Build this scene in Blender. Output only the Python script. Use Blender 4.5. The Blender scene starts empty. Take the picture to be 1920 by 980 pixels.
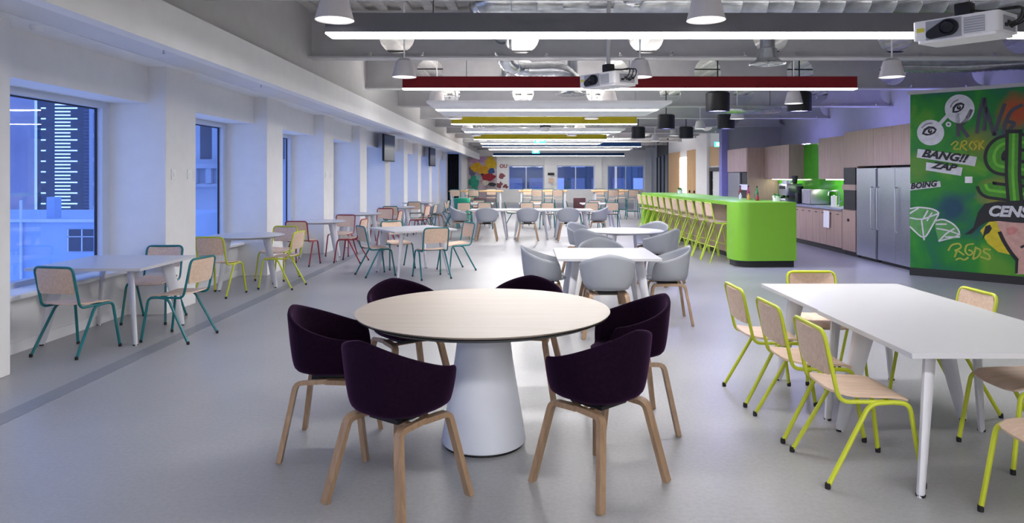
import bpy, bmesh, math, random
from math import sin, cos, pi, radians, sqrt, atan2
from mathutils import Vector, Matrix
random.seed(7)
SC = bpy.context.scene
C = SC.collection

# ------------------------------------------------------------------ camera, world, exposure
cam = bpy.data.cameras.new('camera'); cam_o = bpy.data.objects.new('camera', cam); C.objects.link(cam_o)
cam_o.location = (0, 0, 1.6); cam_o.rotation_euler = (pi/2, 0, 0)
cam.sensor_width = 36; cam.lens = 36*1300/1920
cam.shift_x = -25/1920; cam.shift_y = -160/1920
cam.clip_start = .05; cam.clip_end = 3000
SC.camera = cam_o
W = bpy.data.worlds.new('dusk'); SC.world = W; W.use_nodes = True
bg = W.node_tree.nodes['Background']; bg.inputs[0].default_value = (.22, .335, .78, 1); bg.inputs[1].default_value = 1.15
SC.view_settings.view_transform = 'Standard'; SC.view_settings.look = 'None'
SC.view_settings.gamma = 1; SC.view_settings.use_curve_mapping = False
SC.view_settings.exposure = 1.05
LINE = 19.0      # radiance of the linear luminaires
BELL = .55       # radiance of the bell pendants

# ------------------------------------------------------------------ materials
def nt(name):
    m = bpy.data.materials.new(name); m.use_nodes = True
    return m, m.node_tree.nodes, m.node_tree.links, m.node_tree.nodes['Principled BSDF']
def mat(name, col, rough=.5, metal=0, var=.06, scale=6, bump=0, spec=None, coat=0):
    m, n, l, b = nt(name)
    tc = n.new('ShaderNodeTexCoord'); nz = n.new('ShaderNodeTexNoise'); nz.inputs['Scale'].default_value = scale; nz.inputs['Detail'].default_value = 4
    l.new(tc.outputs['Object'], nz.inputs['Vector'])
    cr = n.new('ShaderNodeValToRGB'); e = cr.color_ramp.elements
    e[0].position = .3; e[1].position = .7
    e[0].color = tuple(max(0, c*(1-var)) for c in col)+(1,); e[1].color = tuple(min(1, c*(1+var)) for c in col)+(1,)
    l.new(nz.outputs['Fac'], cr.inputs['Fac']); l.new(cr.outputs['Color'], b.inputs['Base Color'])
    b.inputs['Roughness'].default_value = rough; b.inputs['Metallic'].default_value = metal
    if spec is not None: b.inputs['Specular IOR Level'].default_value = spec
    if coat: b.inputs['Coat Weight'].default_value = coat
    if bump:
        bp = n.new('ShaderNodeBump'); bp.inputs['Strength'].default_value = bump; n2 = n.new('ShaderNodeTexNoise'); n2.inputs['Scale'].default_value = scale*14
        l.new(tc.outputs['Object'], n2.inputs['Vector']); l.new(n2.outputs['Fac'], bp.inputs['Height']); l.new(bp.outputs['Normal'], b.inputs['Normal'])
    return m
def emit(name, col, s):
    m, n, l, b = nt(name)
    b.inputs['Base Color'].default_value = tuple(min(1, c) for c in col)+(1,)
    b.inputs['Emission Color'].default_value = tuple(col)+(1,); b.inputs['Emission Strength'].default_value = s
    return m
def wood(name, col, dark, axis=2, scale=3, rough=.45):
    m, n, l, b = nt(name)
    tc = n.new('ShaderNodeTexCoord'); mp = n.new('ShaderNodeMapping'); s = [scale*8]*3; s[axis] = scale*.6; mp.inputs['Scale'].default_value = s
    nz = n.new('ShaderNodeTexNoise'); nz.inputs['Scale'].default_value = 1.6; nz.inputs['Detail'].default_value = 5; nz.inputs['Distortion'].default_value = .6
    l.new(tc.outputs['Object'], mp.inputs['Vector']); l.new(mp.outputs['Vector'], nz.inputs['Vector'])
    cr = n.new('ShaderNodeValToRGB'); e = cr.color_ramp.elements; e[0].position = .32; e[1].position = .68
    e[0].color = tuple(dark)+(1,); e[1].color = tuple(col)+(1,)
    l.new(nz.outputs['Fac'], cr.inputs['Fac']); l.new(cr.outputs['Color'], b.inputs['Base Color']); b.inputs['Roughness'].default_value = rough
    return m
def glass(name, tint=(.8, .9, 1), f0=.05):
    m, n, l, b = nt(name); n.remove(b)
    t = n.new('ShaderNodeBsdfTransparent'); t.inputs[0].default_value = tuple(tint)+(1,)
    g = n.new('ShaderNodeBsdfGlossy'); g.inputs['Roughness'].default_value = 0
    lw = n.new('ShaderNodeLayerWeight'); lw.inputs[0].default_value = .5; pw = n.new('ShaderNodeMath'); pw.operation = 'POWER'; pw.inputs[1].default_value = 5
    ma = n.new('ShaderNodeMath'); ma.operation = 'MULTIPLY_ADD'; ma.inputs[1].default_value = 1-f0; ma.inputs[2].default_value = f0; mx = n.new('ShaderNodeMixShader')
    l.new(lw.outputs['Facing'], pw.inputs[0]); l.new(pw.outputs[0], ma.inputs[0])
    l.new(ma.outputs[0], mx.inputs[0]); l.new(t.outputs[0], mx.inputs[1]); l.new(g.outputs[0], mx.inputs[2])
    l.new(mx.outputs[0], n['Material Output'].inputs[0]); return m
def floor_mat(name, lo, hi, r0, r1, speck):
    m, n, l, b = nt(name)
    tc = n.new('ShaderNodeTexCoord')
    a = n.new('ShaderNodeTexNoise'); a.inputs['Scale'].default_value = .9; a.inputs['Detail'].default_value = 5; a.inputs['Roughness'].default_value = .5
    l.new(tc.outputs['Object'], a.inputs['Vector'])
    cr = n.new('ShaderNodeValToRGB'); e = cr.color_ramp.elements; e[0].position = .3; e[1].position = .72; e[0].color = tuple(lo)+(1,); e[1].color = tuple(hi)+(1,)
    l.new(a.outputs['Fac'], cr.inputs['Fac'])
    v = n.new('ShaderNodeTexVoronoi'); v.inputs['Scale'].default_value = 55; l.new(tc.outputs['Object'], v.inputs['Vector'])
    vr = n.new('ShaderNodeValToRGB'); q = vr.color_ramp.elements; q[0].position = .10; q[1].position = .2; q[0].color = (speck, speck, speck, 1); q[1].color = (1, 1, 1, 1)
    l.new(v.outputs['Distance'], vr.inputs['Fac'])
    a3 = n.new('ShaderNodeTexNoise'); a3.inputs['Scale'].default_value = 40; a3.inputs['Detail'].default_value = 3; l.new(tc.outputs['Object'], a3.inputs['Vector'])
    c3 = n.new('ShaderNodeValToRGB'); k = c3.color_ramp.elements; k[0].position = .35; k[1].position = .65; k[0].color = (.9, .9, .9, 1); k[1].color = (1, 1, 1, 1); l.new(a3.outputs['Fac'], c3.inputs['Fac'])
    mx = n.new('ShaderNodeMix'); mx.data_type = 'RGBA'; mx.blend_type = 'MULTIPLY'; mx.inputs[0].default_value = 1
    l.new(cr.outputs[0], mx.inputs[6]); l.new(vr.outputs[0], mx.inputs[7])
    m2 = n.new('ShaderNodeMix'); m2.data_type = 'RGBA'; m2.blend_type = 'MULTIPLY'; m2.inputs[0].default_value = 1
    l.new(mx.outputs[2], m2.inputs[6]); l.new(c3.outputs[0], m2.inputs[7]); l.new(m2.outputs[2], b.inputs['Base Color'])
    r = n.new('ShaderNodeMapRange'); r.inputs[3].default_value = r0; r.inputs[4].default_value = r1
    l.new(a.outputs['Fac'], r.inputs[0]); l.new(r.outputs[0], b.inputs['Roughness'])
    return m
def mural_mat():
    m, n, l, b = nt('mural_paint')
    tc = n.new('ShaderNodeTexCoord')
    def noise(s, d=5, dist=.8):
        z = n.new('ShaderNodeTexNoise'); z.inputs['Scale'].default_value = s; z.inputs['Detail'].default_value = d; z.inputs['Distortion'].default_value = dist; l.new(tc.outputs['Object'], z.inputs['Vector']); return z
    z = noise(1.5); cr = n.new('ShaderNodeValToRGB'); e = cr.color_ramp.elements
    e[0].position = .32; e[0].color = (.003, .10, .10, 1); e[1].position = .7; e[1].color = (.12, .34, .012, 1)
    x = cr.color_ramp.elements.new(.46); x.color = (.004, .18, .03, 1); x = cr.color_ramp.elements.new(.58); x.color = (.02, .25, .015, 1)
    l.new(z.outputs['Fac'], cr.inputs['Fac'])
    last = cr.outputs['Color']
    def blob(loc, rad, col, edge):
        nonlocal last
        vm = n.new('ShaderNodeVectorMath'); vm.operation = 'DISTANCE'; vm.inputs[1].default_value = loc
        l.new(tc.outputs['Object'], vm.inputs[0]); zz = noise(3.5)
        ad = n.new('ShaderNodeMath'); ad.operation = 'MULTIPLY_ADD'; l.new(zz.outputs['Fac'], ad.inputs[0]); ad.inputs[1].default_value = rad*.9; l.new(vm.outputs['Value'], ad.inputs[2])
        r = n.new('ShaderNodeMapRange'); r.inputs[1].default_value = rad*(1.45-edge); r.inputs[2].default_value = rad*1.45; r.inputs[3].default_value = 1; r.inputs[4].default_value = 0; l.new(ad.outputs[0], r.inputs[0])
        mx = n.new('ShaderNodeMix'); mx.data_type = 'RGBA'; l.new(r.outputs[0], mx.inputs[0]); l.new(last, mx.inputs[6]); mx.inputs[7].default_value = tuple(col)+(1,); last = mx.outputs[2]
    blob((1.45, 0, 2.55), .33, (.42, .06, .01), .7); blob((.95, 0, 2.1), .3, (.2, .24, .01), .8); blob((1.25, 0, 1.35), .36, (.3, .28, .02), .7)
    blob((.1, 0, 1.75), .28, (.09, .26, .02), .6); blob((.6, 0, 1.1), .3, (.003, .055, .1), .7); blob((1.2, 0, .25), .28, (.1, .3, .02), .6); blob((2.6, 0, 1.6), .6, (.4, .2, .02), .8)
    l.new(last, b.inputs['Base Color']); b.inputs['Roughness'].default_value = .55
    return m
M = {}
M['floor'] = floor_mat('polished_concrete', (.305, .305, .315), (.375, .375, .385), .29, .37, .82)
M['strip'] = floor_mat('patched_concrete', (.17, .18, .20), (.28, .29, .31), .3, .5, .7)
M['wall'] = mat('wall_paint', (.82, .81, .80), .7, var=.02)
M['white'] = mat('white_paint', (.88, .88, .88), .6, var=.02)
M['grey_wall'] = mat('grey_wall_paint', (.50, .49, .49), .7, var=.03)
M['deck'] = mat('deck_insulation', (.60, .58, .56), .8, var=.12, scale=9, bump=.2)
M['beam'] = mat('beam_paint', (.50, .495, .515), .55, var=.05)
M['flange'] = mat('flange_paint', (.55, .55, .56), .5, var=.03)
M['galv'] = mat('galvanised_steel', (.62, .65, .68), .24, 1, var=.16, scale=10)
M['ply'] = wood('plywood', (.74, .56, .43), (.62, .44, .32), 1, 3)
M['oak'] = wood('oak_leg', (.36, .235, .145), (.27, .17, .10), 2, 4)
M['maple'] = wood('maple_veneer', (.41, .345, .29), (.37, .31, .255), 0, 2, .38)
M['cab'] = wood('cabinet_veneer', (.44, .32, .25), (.38, .265, .20), 2, 2.2, .5)
M['orange_wood'] = wood('wall_veneer', (.66, .42, .20), (.56, .34, .15), 2, 1.5, .5)
M['purple'] = mat('plum_felt', (.009, .0026, .0105), .9, var=.25, scale=60, bump=.25, spec=.06)
pb = M['purple'].node_tree.nodes['Principled BSDF']; pb.inputs['Sheen Weight'].default_value = .35; pb.inputs['Sheen Roughness'].default_value = .35; pb.inputs['Sheen Tint'].default_value = (.30, .12, .34, 1)
M['grey_shell'] = mat('grey_plastic', (.32, .335, .37), .45, var=.02)
M['tabletop'] = mat('white_laminate', (.55, .55, .575), .3, var=.01)
M['table_leg'] = mat('white_powder_coat', (.66, .66, .71), .4, var=.02)
M['teal'] = mat('teal_powder_coat', (.005, .16, .175), .38, var=.06)
M['lime'] = mat('lime_powder_coat', (.52, .58, .03), .38, var=.05)
M['red'] = mat('red_powder_coat', (.27, .018, .03), .38, var=.06)
M['stool_green'] = mat('yellow_green_powder_coat', (.46, .62, .04), .4, var=.05)
M['bar_green'] = mat('green_laminate', (.22, .52, .035), .42, var=.02)
M['glass_green'] = mat('green_splashback', (.05, .34, .01), .15, var=.1)
M['black'] = mat('black_plastic', (.007, .007, .008), .5, var=.1)
M['dark'] = mat('charcoal_laminate', (.017, .017, .021), .5, var=.1)
M['steel'] = mat('brushed_steel', (.55, .57, .62), .28, 1, var=.05, scale=30)
M['violet_lit_wall'] = mat('violet_light_tint', (.26, .25, .52), .65, var=.04)  # violet lighting on the pier put into its base colour
M['alu'] = mat('window_aluminium', (.60, .66, .78), .4, var=.02)
M['gasket'] = mat('rubber_gasket', (.02, .025, .05), .6)
M['glass'] = glass('window_glass', (.85, .92, .98))
M['proj'] = mat('projector_white', (.78, .77, .78), .45, var=.02)
M['proj_grey'] = mat('projector_grey', (.34, .34, .38), .5, var=.05)
M['yellow_label'] = mat('yellow_label', (.6, .55, .05), .5)
M['baffle_grey'] = mat('grey_felt_baffle', (.15, .15, .165), .85, var=.05)
M['kitchen_wall'] = mat('kitchen_wall_paint', (.5, .5, .52), .7, var=.03)
M['baffle_red'] = mat('red_felt_baffle', (.20, .003, .008), .85, var=.05)
M['baffle_yellow'] = mat('yellow_felt_baffle', (.52, .43, .015), .85, var=.05)
M['baffle_blue'] = mat('blue_felt_baffle', (.01, .06, .22), .85, var=.05)
M['line'] = emit('linear_diffuser', (1, .98, .97), LINE)
M['bell'] = emit('bell_diffuser', (1, .95, .92), BELL)
M['bell_shade'] = mat('frosted_shade', (.72, .69, .70), .5, var=.02)
M['blue_lamp'] = emit('blue_downlight', (.45, .45, 1), 75)
M['violet_led'] = emit('violet_led', (.36, .34, 1), 11)
M['white_led'] = emit('white_led', (1, 1, .85), 9)
M['exit'] = emit('exit_green', (.05, .75, .5), 1.6)
M['exit_white'] = emit('exit_pictogram', (.9, 1, .95), 3)
M['vend'] = emit('vending_backlight', (.8, .85, 1), 4)
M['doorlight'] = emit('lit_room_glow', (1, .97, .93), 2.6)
M['mural'] = mural_mat()
# ------------------------------------------------------------------ mesh helpers
def BM(): return bmesh.new()
def box(bm, x0, x1, y0, y1, z0, z1, bev=0, seg=2):
    vs = [bm.verts.new(p) for p in ((x0,y0,z0),(x1,y0,z0),(x1,y1,z0),(x0,y1,z0),(x0,y0,z1),(x1,y0,z1),(x1,y1,z1),(x0,y1,z1))]
    fs = [bm.faces.new([vs[i] for i in f]) for f in ((3,2,1,0),(4,5,6,7),(0,1,5,4),(1,2,6,5),(2,3,7,6),(3,0,4,7))]
    if bev:
        es = list({e for f in fs for e in f.edges})
        bmesh.ops.bevel(bm, geom=es, offset=bev, segments=seg, affect='EDGES', profile=.5)
    return bm
def prism(bm, pts, z0, z1):
    a = [bm.verts.new((x, y, z0)) for x, y in pts]; b = [bm.verts.new((x, y, z1)) for x, y in pts]; n = len(pts)
    bm.faces.new(a[::-1]); bm.faces.new(b)
    for i in range(n): bm.faces.new((a[i], a[(i+1) % n], b[(i+1) % n], b[i]))
    return bm
def fillet(pts, r, n=5):
    P = [Vector(p) for p in pts]; out = [P[0]]
    for i in range(1, len(P)-1):
        a, b, c = P[i-1], P[i], P[i+1]; u = (a-b); v = (c-b); ru = min(r, u.length*.48, v.length*.48)
        p0 = b+u.normalized()*ru; p1 = b+v.normalized()*ru
        for k in range(n+1):
            t = k/n; out.append(p0*(1-t)**2+b*2*t*(1-t)+p1*t*t)
    out.append(P[-1]); return out
def tube(bm, pts, r, seg=8, sec=None, up=None):
    P = [Vector(p) for p in pts]; N = len(P); rs = r if isinstance(r, (list, tuple)) else [r]*N
    T = [((P[min(i+1, N-1)]-P[max(i-1, 0)])).normalized() for i in range(N)]
    u0 = Vector(up) if up else (Vector((0,0,1)) if abs(T[0].z) < .9 else Vector((1,0,0)))
    x = (u0-T[0]*u0.dot(T[0])).normalized(); rings = []
    for i in range(N):
        x = (x-T[i]*x.dot(T[i])).normalized(); y = T[i].cross(x)
        if sec: ring = [bm.verts.new(P[i]+x*a*rs[i]+y*b*rs[i]) for a, b in sec]
        else: ring = [bm.verts.new(P[i]+(x*cos(2*pi*k/seg)+y*sin(2*pi*k/seg))*rs[i]) for k in range(seg)]
        rings.append(ring)
    n = len(rings[0])
    for i in range(N-1):
        for k in range(n): bm.faces.new((rings[i][k], rings[i][(k+1) % n], rings[i+1][(k+1) % n], rings[i+1][k]))
    bm.faces.new(rings[0][::-1]); bm.faces.new(rings[-1]); return bm
def lathe(bm, prof, seg=24, c=(0, 0, 0)):
    rings = []
    for r, z in prof:
        if r < 1e-5: rings.append([bm.verts.new((c[0], c[1], c[2]+z))])
        else: rings.append([bm.verts.new((c[0]+r*cos(2*pi*k/seg), c[1]+r*sin(2*pi*k/seg), c[2]+z)) for k in range(seg)])
    for a, b in zip(rings[:-1], rings[1:]):
        for k in range(seg):
            k2 = (k+1) % seg
            if len(a) == 1 and len(b) == 1: continue
            if len(a) == 1: bm.faces.new((a[0], b[k2], b[k]))
            elif len(b) == 1: bm.faces.new((a[k], a[k2], b[0]))
            else: bm.faces.new((a[k], a[k2], b[k2], b[k]))
    return bm
def sheet(bm, fn, nu, nv, th):
    g = [[Vector(fn(i/nu, j/nv)) for j in range(nv+1)] for i in range(nu+1)]
    top = []; bot = []
    for i in range(nu+1):
        ta = []; ba = []
        for j in range(nv+1):
            du = g[min(i+1, nu)][j]-g[max(i-1, 0)][j]; dv = g[i][min(j+1, nv)]-g[i][max(j-1, 0)]
            n = du.cross(dv).normalized()
            ta.append(bm.verts.new(g[i][j]+n*th/2)); ba.append(bm.verts.new(g[i][j]-n*th/2))
        top.append(ta); bot.append(ba)
    for i in range(nu):
        for j in range(nv):
            bm.faces.new((top[i][j], top[i+1][j], top[i+1][j+1], top[i][j+1])); bm.faces.new((bot[i][j], bot[i][j+1], bot[i+1][j+1], bot[i+1][j]))
    for i in range(nu):
        bm.faces.new((top[i+1][0], top[i][0], bot[i][0], bot[i+1][0])); bm.faces.new((top[i][nv], top[i+1][nv], bot[i+1][nv], bot[i][nv]))
    for j in range(nv):
        bm.faces.new((top[0][j], top[0][j+1], bot[0][j+1], bot[0][j])); bm.faces.new((top[nu][j+1], top[nu][j], bot[nu][j], bot[nu][j+1]))
    return bm
def loft(bm, rings):
    R = [[bm.verts.new(p) for p in r] for r in rings]; n = len(R[0])
    for a, b in zip(R[:-1], R[1:]):
        for k in range(n): bm.faces.new((a[k], a[(k+1) % n], b[(k+1) % n], b[k]))
    bm.faces.new(R[0][::-1]); bm.faces.new(R[-1]); return bm
def rrect(w, d, r, n=5, cx=0, cy=0):
    o = []
    for sx, sy, a0 in ((1, 1, 0), (-1, 1, pi/2), (-1, -1, pi), (1, -1, 3*pi/2)):
        for k in range(n+1):
            a = a0+k/n*pi/2; o.append((cx+sx*(w/2-r)+r*cos(a), cy+sy*(d/2-r)+r*sin(a)))
    return o
def mesh(name, bm, smooth=True, ang=38):
    bmesh.ops.recalc_face_normals(bm, faces=bm.faces[:])
    me = bpy.data.meshes.new(name); bm.to_mesh(me); bm.free()
    if smooth:
        me.polygons.foreach_set('use_smooth', [True]*len(me.polygons)); me.set_sharp_from_angle(angle=radians(ang))
    return me
def obj(name, bm, m, parent=None, smooth=True, loc=None, rot=None, ang=38):
    me = bm if isinstance(bm, bpy.types.Mesh) else mesh(name, bm, smooth, ang)
    if m is not None and not me.materials: me.materials.append(M[m] if isinstance(m, str) else m)
    o = bpy.data.objects.new(name, me); C.objects.link(o)
    if parent: o.parent = parent
    if loc: o.location = loc
    if rot: o.rotation_euler = rot
    return o
def tag(o, label, cat, group=None, kind=None):
    o['label'] = label; o['category'] = cat
    if group: o['group'] = group
    if kind: o['kind'] = kind
    return o
def thing(name, label, cat, loc=(0,0,0), rz=0, group=None, kind=None):
    o = bpy.data.objects.new(name, None); C.objects.link(o); o.empty_display_size = .1
    o.location = loc; o.rotation_euler = (0, 0, rz); return tag(o, label, cat, group, kind)
def struct(name, bm, m, label, cat, parent=None, smooth=False):
    o = obj(name, bm, m, parent, smooth)
    if not parent: tag(o, label, cat, kind='structure')
    return o
KIDS = {}
class Proto:
    def __init__(self, root):
        self.root = root; self.used = False; self.cache(root)
    def cache(self, o):
        KIDS[o.name] = [x for x in bpy.data.objects if x.parent == o]
        for ch in KIDS[o.name]: self.cache(ch)
    def put(self, x, y, rz, label, group=None, z=0):
        if not self.used: r = self.root; self.used = True
        else: r = self._copy(self.root, None)
        r.location = (x, y, z); r.rotation_euler = (0, 0, rz); r['label'] = label
        if group: r['group'] = group
        elif 'group' in r: del r['group']
        return r
    def _copy(self, o, parent):
        c = o.copy(); C.objects.link(c); c.parent = parent
        for ch in KIDS[o.name]: self._copy(ch, c)
        return c
def face(dx, dy): return atan2(-dx, dy)      # rotation that turns local +Y towards (dx, dy)
def text(s, size, shear=0, bold=0):
    cu = bpy.data.curves.new('t', 'FONT'); cu.body = s; cu.size = size; cu.shear = shear; cu.offset = bold; cu.resolution_u = 3
    o = bpy.data.objects.new('t', cu); C.objects.link(o)
    dg = bpy.context.evaluated_depsgraph_get(); me = bpy.data.meshes.new_from_object(o.evaluated_get(dg))
    bpy.data.objects.remove(o); bpy.data.curves.remove(cu); me.materials.clear(); return me
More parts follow.
